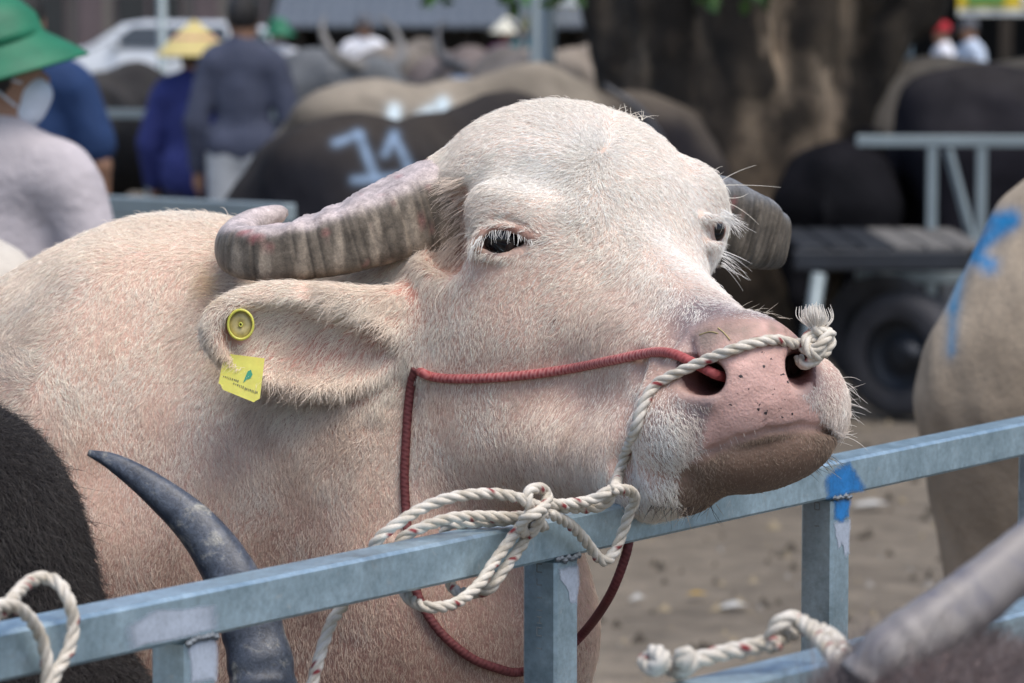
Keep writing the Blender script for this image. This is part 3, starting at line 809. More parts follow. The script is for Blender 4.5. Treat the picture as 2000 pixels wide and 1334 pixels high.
def hair_mat0(name):
    m, nt, b = mat_new(name); at = nt.nodes.new('ShaderNodeAttribute'); at.attribute_name = 'col'; nt.links.new(at.outputs['Color'], b.inputs['Base Color']); b.inputs['Roughness'].default_value = 0.45; return m
COATD = hair_mat0('dark_hair')

S = SDF()
S.u(rcone((-60, 1050, -620), (40, 1440, -650), 172, 218)); S.u(rcone((-170, 1100, -560), (-900, 1200, -300), 300, 520), 180)
S.u(ell((-70, 945, -600), (100, 115, 140)), 120)
S.u(rcone((60, 1400, -650), (330, 1640, -760), 220, 170), 80); S.u(rcone((330, 1640, -760), (560, 1900, -900), 165, 110), 60); S.u(ell((590, 1940, -930), (120, 90, 110)), 50)
S.u(ell((430, 1640, -820), (60, 50, 60)), 40)
for x, z in ((-700, -450), (-350, -480), (-1500, -100), (-1200, 150)):
    S.u(rcone((x, 1500, z), (x + 20, 2350, z), 170, 75), 100); S.u(rcone((x + 20, 2350, z), (x + 30, 2960, z - 10), 72, 80), 30)
S.u(rcone((-900, 1150, -300), (-1700, 1200, 100), 520, 480), 200)
v, f = surf(S, (-2250, 550, -1250), (760, 3060, 800), 16)
BL = PX([(-600, 2900, -300)])[0]; BL[2] = 0
bb = empty('water_buffalo', BL); tag(bb, 'black shaggy buffalo with lowered head and upturned horn behind the left rail', 'buffalo')
mesh_obj('body', PX(v) - BL, f, HIDEB, bb, True, np.tile(np.array([0.018, 0.016, 0.017]), (len(v), 1)))
fur('coat', v, f, lambda c, n: (c[:, 0] > -120) * (c[:, 1] < 1500) * (n[:, 2] < 0.4), 42000, 19, 0.32 * KP, (0.026, 0.021, 0.019), (0.25, 1, 0), 0.4, bb, BL, PX, 77, 1.3)
def dark_horn_path(path, rad_, name, parent, loc, mat, flat=0.8, rings=0.0):
    pp, s = catmull(np.hstack([np.array(path, float), np.array(rad_)[:, None]]), 5.0)
    p_, r0 = pp[:, :3], pp[:, 3]; t, u, w = frames(p_); n = 32; a = np.arange(n) * 2 * math.pi / n
    ex = 2 / 2.6; ca = np.sign(np.cos(a)) * np.abs(np.cos(a)) ** ex; sa = np.sign(np.sin(a)) * np.abs(np.sin(a)) ** ex
    rg = 1 + rings * np.sin(s * 0.11 + 0.8 * np.sin(s * .05))[:, None] * np.clip(1 - np.arange(len(s)) / len(s) * 1.5, 0, 1)[:, None]
    V = p_[:, None] + (r0[:, None] * rg)[..., None] * (ca[None, :, None] * u[:, None] + flat * sa[None, :, None] * w[:, None])
    f = []
    for i in range(len(p_) - 1):
        for k in range(n): f.append((i * n + k, i * n + (k + 1) % n, (i + 1) * n + (k + 1) % n, (i + 1) * n + k))
    f.append(tuple(range(n))[::-1]); f.append(tuple((len(p_) - 1) * n + k for k in range(n)))
    return mesh_obj(name, PX(V.reshape(-1, 3)) - loc, f, mat, parent, True)
m, nt, b = mat_new('blue_black_horn')
n1 = noise_node(nt, 30, 6, 0.7, dist=1.0); n2 = noise_node(nt, 160, 5, 0.7, dist=2.0)
r1 = ramp(nt, n1.outputs[0], [(0.35, (0.024, 0.030, 0.044)), (0.56, (0.050, 0.058, 0.075)), (0.70, (0.22, 0.21, 0.18))])
r2 = ramp(nt, n2.outputs[0], [(0.35, (0.65, 0.65, 0.65)), (0.68, (2.0, 2.0, 2.0))]); o1 = mixc(nt, r1.outputs[0], r2.outputs[0], 1, 'MULTIPLY'); nt.links.new(o1, b.inputs['Base Color']); b.inputs['Roughness'].default_value = 0.42; bump(nt, b, n2.outputs[0], 0.25, 0.002)
BBH = m
dark_horn_path([(430, 1560, -820), (505, 1440, -800), (512, 1330, -780), (492, 1230, -760), (448, 1120, -740), (385, 1030, -720), (300, 955, -705), (225, 905, -695), (172, 884, -690)], [74, 72, 66, 60, 52, 42, 30, 18, 6], 'horn', bb, BL, BBH, 0.85, 0.05)
dark_horn_path([(200, 1600, -500), (60, 1560, -350), (-60, 1480, -250), (-150, 1350, -200), (-160, 1250, -190)], [70, 62, 48, 28, 6], 'horn', bb, BL, BBH, 0.85, 0.05)
bv, bf = ball0((0, 0, 0), 26); mesh_obj('eye', PX(bv + np.array([425, 1690, -890])) - BL, bf, BEYE, bb, True)

# ---------------------------------------------------------------- blurred buffalo right in front, lower right corner
S = SDF()
ZB = -2420
S.u(ell((1840, 1450, ZB), (250, 168, 150))); S.u(rcone((1840, 1480, ZB + 40), (2500, 1800, ZB - 100), 220, 420), 120); S.u(rcone((1760, 1460, ZB), (1480, 1780, ZB + 80), 150, 90), 80); S.u(ell((1450, 1830, ZB + 80), (110, 90, 90)), 50)
S.u(rcone((2500, 1800, ZB - 100), (3400, 1900, ZB - 300), 430, 430), 100); S.u(rcone((1860, 1500, ZB + 100), (1700, 1450, ZB + 240), 50, 30), 40)
for x, z in ((2500, ZB - 200), (2750, ZB + 200), (3400, ZB - 400), (3500, ZB)):
    S.u(rcone((x, 2100, z), (x, 3200, z), 150, 80), 80); S.u(rcone((x, 3200, z), (x, 4560, z), 78, 90), 30)
v, f = surf(S, (1300, 1200, ZB - 900), (3950, 4700, ZB + 700), 24)
FL2 = PX([(2600, 3000, ZB)])[0]; FL2[2] = 0
fb = empty('water_buffalo', FL2); tag(fb, 'out-of-focus purple-brown buffalo head with a thick grey horn, lower right corner', 'buffalo')
wv = PX(v); wv[:, 2] = np.maximum(wv[:, 2], 0)
mesh_obj('body', wv - FL2, f, HIDEB, fb, True, np.tile(np.array([0.12, 0.088, 0.085]), (len(v), 1)))
fur('coat', v, f, lambda c, n: (c[:, 0] > 1580) * (c[:, 0] < 2150) * (c[:, 1] < 1480), 9000, 40, 0.4 * KP, (0.15, 0.120, 0.118), (0.4, -0.6, 0), 0.7, fb, FL2, PX, 88, 0.8)
m, nt, b = mat_new('smudged_grey_horn')
n1 = noise_node(nt, 16, 6, 0.65, dist=0.8); r1 = ramp(nt, n1.outputs[0], [(0.33, (0.075, 0.078, 0.12)), (0.5, (0.20, 0.185, 0.185)), (0.75, (0.26, 0.235, 0.215))]); nt.links.new(r1.outputs[0], b.inputs['Base Color']); b.inputs['Roughness'].default_value = 0.5
dark_horn_path([(1700, 1345, ZB - 60), (1760, 1275, ZB - 60), (1850, 1208, ZB - 40), (1950, 1128, ZB), (2060, 1030, ZB + 60), (2160, 920, ZB + 160), (2230, 780, ZB + 260)], [76, 72, 66, 60, 53, 42, 18], 'horn', fb, FL2, m, 0.85, 0.02)
dark_horn_path([(2060, 1400, ZB + 140), (2250, 1380, ZB + 240), (2420, 1260, ZB + 360), (2500, 1080, ZB + 420)], [88, 74, 50, 12], 'horn', fb, FL2, m, 0.85, 0.02)
bv, bf = ball0((0, 0, 0), 40); mesh_obj('eye', PX(bv + np.array([1640, 1560, ZB - 40])) - FL2, bf, BEYE, fb, True)
# ================================================================ people
SKIN = simple('skin', (0.30, 0.165, 0.105), 0.6, var=0.10, scale=20)
HAIRM = simple('black_hair', (0.012, 0.010, 0.010), 0.5, var=0.3, scale=60, bmp=0.6, bscale=200)
def cloth(name, c, v=0.12): return simple(name, c, 0.85, var=v, scale=7, bmp=0.5, bscale=14, bdist=0.03)
def person(label, x, Z, height, rz, shirt, trousers, sleeve='long', hat=None, hatcol=None, head_turn=0.0, mask=False, group=None, h=0.026, jacket=False, wide=1.0, sb=.88, tilt=0.0):
    """local frame: z up, facing +Y; arms hang by the sides"""
    k = height / 1.70
    loc = WP(x, Z, 0); root = empty('person', loc, rz); root.scale = (k, k, k); tag(root, label, 'person', group)
    B = SDF(); ct, s_t = math.cos(head_turn), math.sin(head_turn)
    def hd(px, py, pz): return (px * ct - py * s_t, px * s_t + py * ct, pz)
    RH = np.array([[ct, s_t, 0], [-s_t, ct, 0], [0, 0, 1]])
    B.u(ell((0, 0, 1.585), (.074, .093, .112), RH)); B.u(ell(hd(0, .030, 1.525), (.055, .062, .065), RH), .03)
    B.u(ell(hd(0, .098, 1.565), (.014, .020, .026), RH), .012); B.u(ell(hd(0, .088, 1.523), (.026, .012, .010), RH), .008)
    for s_ in (-1, 1):
        B.u(ell(hd(.076 * s_, -.005, 1.575), (.011, .022, .034), RH), .008); B.u(ell(hd(.030 * s_, .082, 1.602), (.022, .014, .008), RH), .01); B.s(ell(hd(.032 * s_, .096, 1.586), (.016, .010, .008), RH), .008)
    B.u(rcone((0, -.012, 1.50), (0, -.01, 1.40), .055, .065), .03)
    B.u(rcone((-.15 * wide, -.01, 1.37), (.15 * wide, -.01, 1.37), .065, .065), .05); B.u(rcone((0, -.02, 1.44), (-.15 * wide, -.01, 1.365), .05, .055), .04); B.u(rcone((0, -.02, 1.44), (.15 * wide, -.01, 1.365), .05, .055), .04); B.u(ell((0, 0, 1.20), (.165 * wide, .105, .22)), .06); B.u(ell((0, 0, .96), (.155 * wide, .105, .15)), .07)
    arms = {}
    for s_ in (-1, 1):
        sh, el_, wr_ = np.array([.195 * s_ * wide, -.01, 1.325]), np.array([(.245 * wide + .025) * s_, -.03, 1.08]), np.array([(.245 * wide + .03) * s_, .05, .84]); arms[s_] = (sh, el_, wr_)
        B.u(rcone(sh, el_, .056, .043), .04); B.u(rcone(el_, wr_, .041, .028), .02)
        B.u(rcone(wr_, wr_ + np.array([0, .01, -.07]), .028, .034), .015)
        for q, (oy, ln) in enumerate(((.026, .072), (.009, .082), (-.008, .077), (-.024, .060))):
            p0 = wr_ + np.array([0, .012 + oy, -.09]); B.u(rcone(p0, p0 + np.array([-.012 * s_, .004, -ln]), .0095, .008), .006)
        p0 = wr_ + np.array([-.01 * s_, .035, -.05]); B.u(rcone(p0, p0 + np.array([-.012 * s_, .03, -.045]), .011, .009), .008)
        B.u(rcone((.085 * s_, 0, .92), (.095 * s_, .012, .50), .092, .058), .04); B.u(rcone((.095 * s_, .012, .50), (.10 * s_, -.015, .10), .054, .036), .02); B.u(rcone((.10 * s_, -.03, .045), (.11 * s_, .14, .035), .042, .034), .02)
    v, f = surf(B, (-.42, -.3, -.02), (.42, .35, 1.75), h); v[:, 2] = np.maximum(v[:, 2], 0.0); mesh_obj('body', v, f, SKIN, root, True)
    # shirt
    T = SDF(); o = .016 if not jacket else .032
    T.u(rcone((-.15 * wide, -.01, 1.37), (.15 * wide, -.01, 1.37), .065 + o, .065 + o)); T.u(rcone((0, -.02, 1.43), (-.15 * wide, -.01, 1.36), .055 + o, .055 + o), .05); T.u(rcone((0, -.02, 1.43), (.15 * wide, -.01, 1.36), .055 + o, .055 + o), .05); T.u(ell((0, 0, 1.20 + max(0, sb - .95)), (.150 * wide + o, .100 + o, .24)), .05); T.u(rcone((-.06, 0, max(.98, sb)), (.06, 0, max(.98, sb)), .095 + o * 1.3, .095 + o * 1.3), .05); T.u(rcone((-.07, 0, sb), (.07, 0, sb), .098 + o * 1.3, .098 + o * 1.3), .05)
    T.u(rcone((0, -.012, 1.42), (0, -.012, 1.462), .076, .072), .02)
    for s_ in (-1, 1):
        sh, el_, wr_ = arms[s_]
        if sleeve == 'long': T.u(rcone(sh, el_, .052 + o, .042 + o), .03); T.u(rcone(el_, wr_ + np.array([0, -.005, .02]), .040 + o, .032 + o), .015)
        else:
            e2 = sh + (el_ - sh) * .72; T.u(rcone(sh, e2, .060 + o, .060 + o), .05)
    cut = -.74 if jacket else -.80
    T.s(ell((0, 0, cut + .50 - .0), (.6, .6, .34)), .01) if False else None
    v, f = surf(T, (-.45, -.35, .70), (.45, .35, 1.60), h)
    v = v + (0.007 * snoise(v * np.array([1, 1, .45]), 24, 5) + 0.010 * snoise(v * np.array([1, 1, .3]), 9, 6))[:, None] * vnormals(v, f)[0]; mesh_obj('shirt', v, f, shirt, root, True)
    # trousers
    T = SDF(); T.u(rcone((-.05, 0, .94), (.05, 0, .94), .108, .108))
    for s_ in (-1, 1): T.u(rcone((.085 * s_, 0, .90), (.097 * s_, .010, .50), .108, .080), .05); T.u(rcone((.097 * s_, .010, .50), (.10 * s_, -.01, .10), .078, .066), .03)
    v, f = surf(T, (-.35, -.3, .0), (.35, .3, 1.15), h); mesh_obj('trousers', v, f, trousers, root, True)
    # hair
    T = SDF(); T.u(ell((0, -.012, 1.610), (.084, .096, .106), RH)); T.s(ell(hd(0, .085, 1.56), (.085, .075, .105), RH), .02); T.s(ell((0, 0, 1.46), (.13, .13, .06)), .03)
    v, f = surf(T, (-.14, -.14, 1.4), (.14, .14, 1.75), h * .7); mesh_obj('hair', v, f, HAIRM, root, True)
    if hat: 
        ho = empty('hat', (0, 0, 1.6 - 1.6 * math.cos(tilt)), head_turn, root); ho.rotation_euler = (tilt, 0, head_turn); ho.location = (1.6 * math.sin(tilt) * -math.sin(head_turn), 1.6 * math.sin(tilt) * math.cos(head_turn), 1.6 - 1.6 * math.cos(tilt))
        if hat == 'helmet':
            pr_ = [(.0, 1.745), (.04, 1.742), (.08, 1.722), (.104, 1.685), (.110, 1.645), (.113, 1.64), (.150, 1.605), (.178, 1.575), (.180, 1.568), (.150, 1.590), (.108, 1.622)]
            mb = MB().lathe(pr_, 40); mb.v = [(x_ * .92, y_ * 1.12 - .005, z_ - .05 * y_ * (1 if y_ < 0 else -.4) - (0 if z_ > 1.62 else .0)) for x_, y_, z_ in mb.v]; mb.build('shell', hatcol, ho, True)
            MB().lathe([(.111, 1.640), (.1145, 1.642), (.1135, 1.662), (.110, 1.664)], 40).build('band', hatcol, ho, True); MB().lathe([(0, 1.756), (.012, 1.752), (.014, 1.742), (0, 1.74)], 12).build('button', hatcol, ho, True)
        elif hat == 'cone':
            MB().lathe([(0, 1.80), (.05, 1.765), (.14, 1.685), (.225, 1.595), (.228, 1.59), (.22, 1.588), (.13, 1.665), (.0, 1.775)], 40).build('cone', hatcol, ho, True)
        elif hat == 'cap':
            MB().lathe([(0, 1.735), (.05, 1.727), (.085, 1.695), (.096, 1.65), (.098, 1.625), (.09, 1.622)], 28).build('crown', hatcol, ho, True)
            vv = [(.09 * math.cos(a), .08 + .0 + .09 * math.sin(a) * (1.0), 1.63 - .012 * math.sin(a)) for a in np.linspace(0, math.pi, 10)]
            vv2 = [(x_, y_, z_ - .006) for x_, y_, z_ in vv]; n_ = len(vv)
            mesh_obj('peak', vv + vv2, [tuple(range(n_)), tuple(range(n_, 2 * n_))[::-1]] + [(i, i + 1, n_ + i + 1, n_ + i) for i in range(n_ - 1)], hatcol, ho, False)
    if mask:
        T = SDF(); T.u(ell(hd(0, .062, 1.540), (.058, .058, .044), RH)); T.u(ell(hd(0, .040, 1.500), (.058, .058, .036), RH), .03); T.s(ell((0, -.03, 1.55), (.2, .055, .3), RH), .01)
        v, f = surf(T, (-.15, -.15, 1.4), (.15, .2, 1.65), .009); mk = mesh_obj('face_mask', v, f, mask, root, True)
        for s_ in (-1, 1):
            p_, _ = catmull([hd(.058 * s_, .055, 1.565), hd(.076 * s_, .025, 1.575), hd(.086 * s_, -.004, 1.595), hd(.084 * s_, -.02, 1.575), hd(.078 * s_, .01, 1.545), hd(.060 * s_, .045, 1.515)], .012)
            mesh_obj('ear_loop', *sweep(p_, .0032, 6), mask, mk, True)
    return root
LAV = cloth('pale_lavender_shirt', (0.46, 0.42, 0.44)); NAVY = cloth('navy_tee', (0.006, 0.030, 0.105)); ROYAL = cloth('royal_blue_jacket', (0.018, 0.028, 0.15)); SLT = cloth('slate_blue_shirt', (0.062, 0.072, 0.115))
WHT_ = cloth('white_shirt', (0.70, 0.71, 0.76)); DRK = cloth('dark_trousers', (0.03, 0.03, 0.035)); LTR = cloth('pale_trousers', (0.46, 0.48, 0.50)); TEAL = cloth('teal_shirt', (0.03, 0.16, 0.17)); PNK = cloth('pink_shirt', (0.40, 0.16, 0.24)); KHA = cloth('olive_shirt', (0.10, 0.11, 0.05))
GHELM = simple('green_helmet_cloth', (0.006, 0.135, 0.066), 0.6, var=0.18, scale=14); MASKM = simple('white_mask', (0.58, 0.64, 0.72), 0.85, var=0.1); STRAW = simple('yellow_straw', (0.66, 0.54, 0.22), 0.75, var=0.10, scale=40); STRAWW = simple('pale_straw', (0.62, 0.60, 0.50), 0.75, var=0.1, scale=40)
REDC = cloth('red_cap', (0.42, 0.02, 0.03)); GRYC = cloth('grey_cap', (0.10, 0.105, 0.12)); OLV = simple('olive_helmet', (0.12, 0.12, 0.055), 0.7)
person('man in lavender-grey shirt, green pith helmet and white face mask', 10, 7.35, 1.625, DEG(-18), LAV, DRK, 'long', 'helmet', GHELM, DEG(-66), MASKM, h=0.014, tilt=DEG(15), wide=0.94)
person('man in a navy blue T-shirt standing behind the green helmet', 52, 13.0, 1.74, DEG(2), NAVY, DRK, 'short', h=0.02, wide=1.0)
pc = person('person in a royal blue jacket and yellow conical straw hat', 384, 18.9, 1.535, DEG(-15), ROYAL, DRK, 'long', 'cone', STRAW, jacket=True)
person('bare-headed man in slate-blue long sleeves and pale trousers, back turned', 480, 18.2, 1.745, DEG(-6), SLT, LTR, 'long', wide=0.86, sb=.96)
person('person in a green helmet behind the man in slate blue', 545, 33, 1.60, DEG(30), WHT_, DRK, 'long', 'helmet', GHELM)
person('person in white shirt and grey cap beyond the brown buffalo', 712, 38, 1.66, DEG(200), WHT_, DRK, 'short', 'cap', GRYC)
person('person in pink with a pale conical hat left of the metal pole', 990, 42, 1.58, DEG(160), PNK, DRK, 'long', 'cone', STRAWW)
person('person in teal shirt and olive helmet beside the metal pole', 1034, 41, 1.64, DEG(10), TEAL, DRK, 'long', 'helmet', OLV)
person('small figure in white between the pole and the tree', 1160, 48, 1.60, DEG(90), WHT_, DRK, 'short', 'cap', WHT_)
person('person in white shirt and red cap right of the tree', 1838, 38, 1.58, DEG(100), WHT_, DRK, 'short', 'cap', REDC)
person('person in pale shirt and grey cap next to the red cap', 1890, 37, 1.62, DEG(110), cloth('pale_blue_shirt', (0.48, 0.56, 0.68)), DRK, 'short', 'cap', GRYC)
# pink ribbon on the straw hat
mb = MB().lathe([(.122, 1.7015), (.125, 1.7015), (.139, 1.688), (.136, 1.686)], 40); mb.build('ribbon', simple('pink_ribbon', (0.60, 0.20, 0.26), 0.7), pc, True)
# ================================================================ pale buffalo in front
HA, HPHI = math.radians(27), math.radians(15)
hL = np.array([math.cos(HA), 0, math.sin(HA)])
hM = np.array([math.sin(HA) * math.cos(HPHI), math.sin(HPHI), -math.cos(HA) * math.cos(HPHI)])
hN = np.array([math.sin(HA) * math.sin(HPHI), -math.cos(HPHI), -math.cos(HA) * math.sin(HPHI)])
HR = np.stack([hL, hM, hN])                  # rows: sideways, towards the nose, up

hero_sdf = SDF()
H_ = hero_sdf
# --- trunk, neck, legs
H_.u(ell((330, 1040, 560), (520, 590, 400)))
H_.u(rcone((250, 1150, 700), (-1150, 1250, 1500), 540, 560), 130)
H_.u(rcone((355, 682, 540), (-260, 930, 900), 226, 270), 110)          # back line
H_.u(rcone((880, 690, 330), (420, 880, 500), 240, 400), 160)              # neck
H_.u(rcone((760, 880, 330), (870, 1230, 300), 300, 262), 160)             # throat and brisket
H_.u(rcone((870, 1230, 300), (700, 1750, 480), 262, 330), 160)
for (x, z) in ((760, 330), (560, 900)):                                    # forelegs
    H_.u(rcone((x - 80, 1600, z + 40), (x, 2200, z), 190, 95), 120)
    H_.u(rcone((x, 2200, z), (x + 5, 2640, z + 10), 88, 62), 40)
    H_.u(rcone((x + 5, 2640, z + 10), (x + 25, 2800, z - 20), 70, 92), 30)
for (x, z) in ((-1300, 1150), (-1480, 1750)):                              # hind legs
    H_.u(rcone((x, 1400, z), (x + 120, 1900, z - 60), 300, 170), 140)
    H_.u(rcone((x + 120, 1900, z - 60), (x - 60, 2200, z), 150, 85), 60)
    H_.u(rcone((x - 60, 2200, z), (x, 2520, z), 80, 62), 40)
H_.u(rcone((190, 600, 300), (95, 860, 260), 55, 80), 210)                  # shoulder blade ridge
H_.s(rcone((330, 560, 120), (215, 900, 60), 40, 60), 190)
NECK_FOLDS = [((794, 765), (782, 1010)), ((772, 800), (764, 1020)), ((736, 840), (720, 1080))]
# --- head
H_.u(ell((1118, 452, 140), (278, 250, 222), HR), 110)                      # cranium
H_.u(ell((1080, 350, 190), (215, 165, 135), HR), 100)                      # poll bulge
H_.u(ell((1000, 620, 190), (235, 330, 250), HR), 90)                       # cheek behind the eye
H_.u(ell((965, 800, 195), (150, 245, 215)), 90)                            # jaw muscle
H_.u(rcone((1190, 622, 70), (1435, 778, -370), 194, 138), 80)              # muzzle cone
H_.u(rcone((1188, 492, 22), (1432, 680, -402), 84, 62), 36)                # bridge of the nose
H_.u(rcone((960, 850, 160), (1285, 905, -300), 140, 88), 90)               # lower jaw
H_.u(ell((1010, 430, -12), (118, 100, 128), HR), 22)                        # orbit, near side
H_.u(ell((1340, 432, 195), (82, 92, 120), HR), 34)                         # orbit, far side
H_.s(ell((884, 455, 20), (40, 84, 78)), 50)                                # temple hollow
H_.s(rcone((902, 385, 30), (874, 500, 70), 8, 24), 46)
H_.u(ell((872, 398, 185), (60, 96, 84)), 40)                               # horn root
# muzzle
lx_ = np.array([0.88, -0.17, 0.38]); lx_ /= np.linalg.norm(lx_); ly_ = np.array([0.15, 1.0, 0.0]); ly_ -= lx_ * (ly_ @ lx_); ly_ /= np.linalg.norm(ly_); LR = np.stack([lx_, ly_, np.cross(lx_, ly_)])
px_ = np.array([0.90, 0, 0.43]); px_ /= np.linalg.norm(px_); PRR = np.stack([px_, np.array([0, 1.0, 0]), np.cross(px_, np.array([0, 1.0, 0]))])
H_.u(ell((1328, 828, -385), (108, 116, 120)), 50)                          # near lip lobe
H_.u(ell((1562, 792, -300), (98, 106, 118)), 50)                           # far lip lobe
H_.u(ell((1466, 742, -415), (122, 122, 95), PRR), 60)                           # nose pad
H_.u(ell((1478, 882, -372), (162, 80, 98), LR), 8)                       # lower lip
H_.u(ell((1318, 952, -355), (88, 56, 85)), 40)                             # chin
H_.u(ell((1250, 905, -250), (90, 110, 120)), 60)

def zs(x, y, sdf=None, z0=-900.0, z1=900.0, n=900):
    """first surface depth on the column (x, y)"""
    zz = np.linspace(z0, z1, n, dtype=np.float32)
    p = np.stack([np.full(n, x, np.float32), np.full(n, y, np.float32), zz], 1)
    d = (sdf or hero_sdf)(p)
    i = np.nonzero(d < 0)[0]
    return float(zz[i[0]]) if len(i) else None

def onz(x, y, default=-200.0):
    z = zs(x, y); return default if z is None else z

for (a_, b_) in (((925, 335), (1005, 322)), ((1005, 322), (1085, 348))):      # valley above the brow
    H_.s(rcone((*a_, onz(*a_) - 16), (*b_, onz(*b_) - 16), 6, 6), 80)
for a_, b_ in NECK_FOLDS:
    H_.s(rcone((*a_, onz(*a_) - (4 if a_[0] > 790 else 11)), (*b_, onz(*b_) - (4 if a_[0] > 790 else 11)), 6, 6), 48)
def onq(x, y, default=-200.0):
    z = zs(x, y, None, -500.0, 400.0, 300); return default if z is None else z

# mouth line
mouth = [(1352, 900), (1392, 880), (1440, 858), (1500, 842), (1560, 834), (1605, 836), (1640, 856)]
mz = [onz(x, y) for x, y in mouth]
for i in range(len(mouth) - 1):
    H_.s(rcone((*mouth[i], mz[i]), (*mouth[i + 1], mz[i + 1]), 7, 7), 9)
# nostrils
zn1, zn2 = onz(1374, 738), onz(1560, 716)
H_.s(ell((1372, 738, zn1 + 4), (47, 40, 42)), 14)
H_.s(rcone((1372, 742, zn1), (1420, 730, zn1 + 110), 32, 26), 14)
H_.s(rcone((1352, 700, onz(1352, 700) + 2), (1345, 660, onz(1345, 660) + 4), 10, 5), 16)
H_.s(ell((1562, 718, zn2 + 4), (30, 42, 40)), 14)
H_.s(rcone((1562, 718, zn2), (1540, 712, zn2 + 110), 26, 24), 14)
H_.s(rcone((1548, 680, onz(1548, 680) + 2), (1540, 648, onz(1540, 648) + 4), 8, 5), 14)
for (a_, b_) in (((1246, 700), (1228, 790)), ((1228, 790), (1216, 900)), ((1216, 900), (1232, 960))):                    # crease in front of the cheek
    H_.s(rcone((*a_, onz(*a_)), (*b_, onz(*b_)), 7, 7), 46)
H_.s(rcone((1488, 800, onz(1488, 800)), (1492, 838, onz(1492, 838)), 1.2, 1.6), 6)      # groove under the nose
# wing of the near nostril
H_.u(rcone((1318, 700, onz(1318, 700) + 4), (1352, 655, onz(1352, 655) + 6), 12, 9), 18)
H_.u(rcone((1330, 778, onz(1325, 784) + 6), (1392, 786, onz(1392, 790) + 4), 9, 9), 18)
# eyes
ze1, ze2 = onz(972, 468), 118.0
EYE1 = (975, 467, ze1 + 40); EYE2 = (1386, 448, 146)
E1R = 46.0
H_.s(ell((978, 468, ze1 + 12), (52, 29, 44), np.array([[math.cos(0.12), math.sin(0.12), 0], [-math.sin(0.12), math.cos(0.12), 0], [0, 0, 1]])), 10)
up = [(922, 476), (940, 454), (968, 441), (1000, 445), (1030, 458), (1052, 470)]
lw = [(929, 488), (950, 498), (978, 501), (1008, 493), (1034, 481), (1054, 473)]
for i in range(5):
    za, zb = onz(*up[i]), onz(*up[i + 1])
    H_.u(rcone((*up[i], ze1 + (6 if i in (0,) else 0)), (*up[i + 1], ze1 + (10 if i == 4 else 2)), 8, 8 if i < 4 else 4), 12)
for i in range(5):
    H_.u(rcone((*lw[i], ze1 + 12), (*lw[i + 1], ze1 + (14 if i == 4 else 10)), 7, 7 if i < 4 else 4), 12)
for i in range(4):                                                          # wrinkles of the upper lid
    H_.s(rcone((up[i][0], up[i][1] - 15, ze1 - 4), (up[i + 1][0], up[i + 1][1] - 15, ze1 - 6), 2.5, 2.5), 9)
# far eye
H_.s(ell((1405, 449, 96), (9, 21, 40)), 5)
H_.u(rcone((1372, 424, 66), (1410, 428, 96), 9, 9), 14)
H_.u(rcone((1372, 476, 66), (1406, 478, 100), 8, 8), 14)
# near ear: a cupped leaf
ear_c = np.array([606, 652, 50.0])
ax_ = np.array([-0.965, 0.0, -0.262]); ay_ = np.array([0.0, 1.0, 0.0]); az_ = np.cross(ax_, ay_)
def earR(t):
    c, s = math.cos(t), math.sin(t)
    return np.stack([ax_ * c + ay_ * s, -ax_ * s + ay_ * c, az_])
H_.u(rcone((815, 655, 130), (715, 650, 50), 78, 64), 40)                    # ear root
H_.u(ell((598, 664, 14), (214, 112, 58), earR(-0.13)), 12)                  # ear shell
H_.s(ell((592, 674, -34), (188, 82, 56), earR(-0.13)), 14)                  # open cup
H_.u(rcone((780, 600, 70), (640, 580, -6), 40, 20), 30)                     # folded front rim
# far ear, hidden behind the head but real
H_.u(rcone((1330, 470, 420), (1430, 470, 700), 64, 40), 60)

hv, hf = surf(hero_sdf, (-2000, 150, -620), (1720, 2960, 2250), 6.5)
hn = None

# --- skin colour
def blob(p, c, r, pw=2.0):
    d = (p[:, :2] - np.array(c)[:2]) / np.array(r)[:2]
    g = np.exp(-(d ** 2).sum(1) ** (pw / 2))
    if len(c) > 2: g = g * np.exp(-((p[:, 2] - c[2]) / r[2]) ** 2)
    return g[:, None]

PINK = np.array([0.585, 0.40, 0.325]); PALE = np.array([0.62, 0.43, 0.34]); ROSE = np.array([0.50, 0.17, 0.12])
GREYV = np.array([0.20, 0.17, 0.19]); DARKLIP = np.array([0.140, 0.092, 0.066]); NOSE = np.array([0.60, 0.395, 0.355])

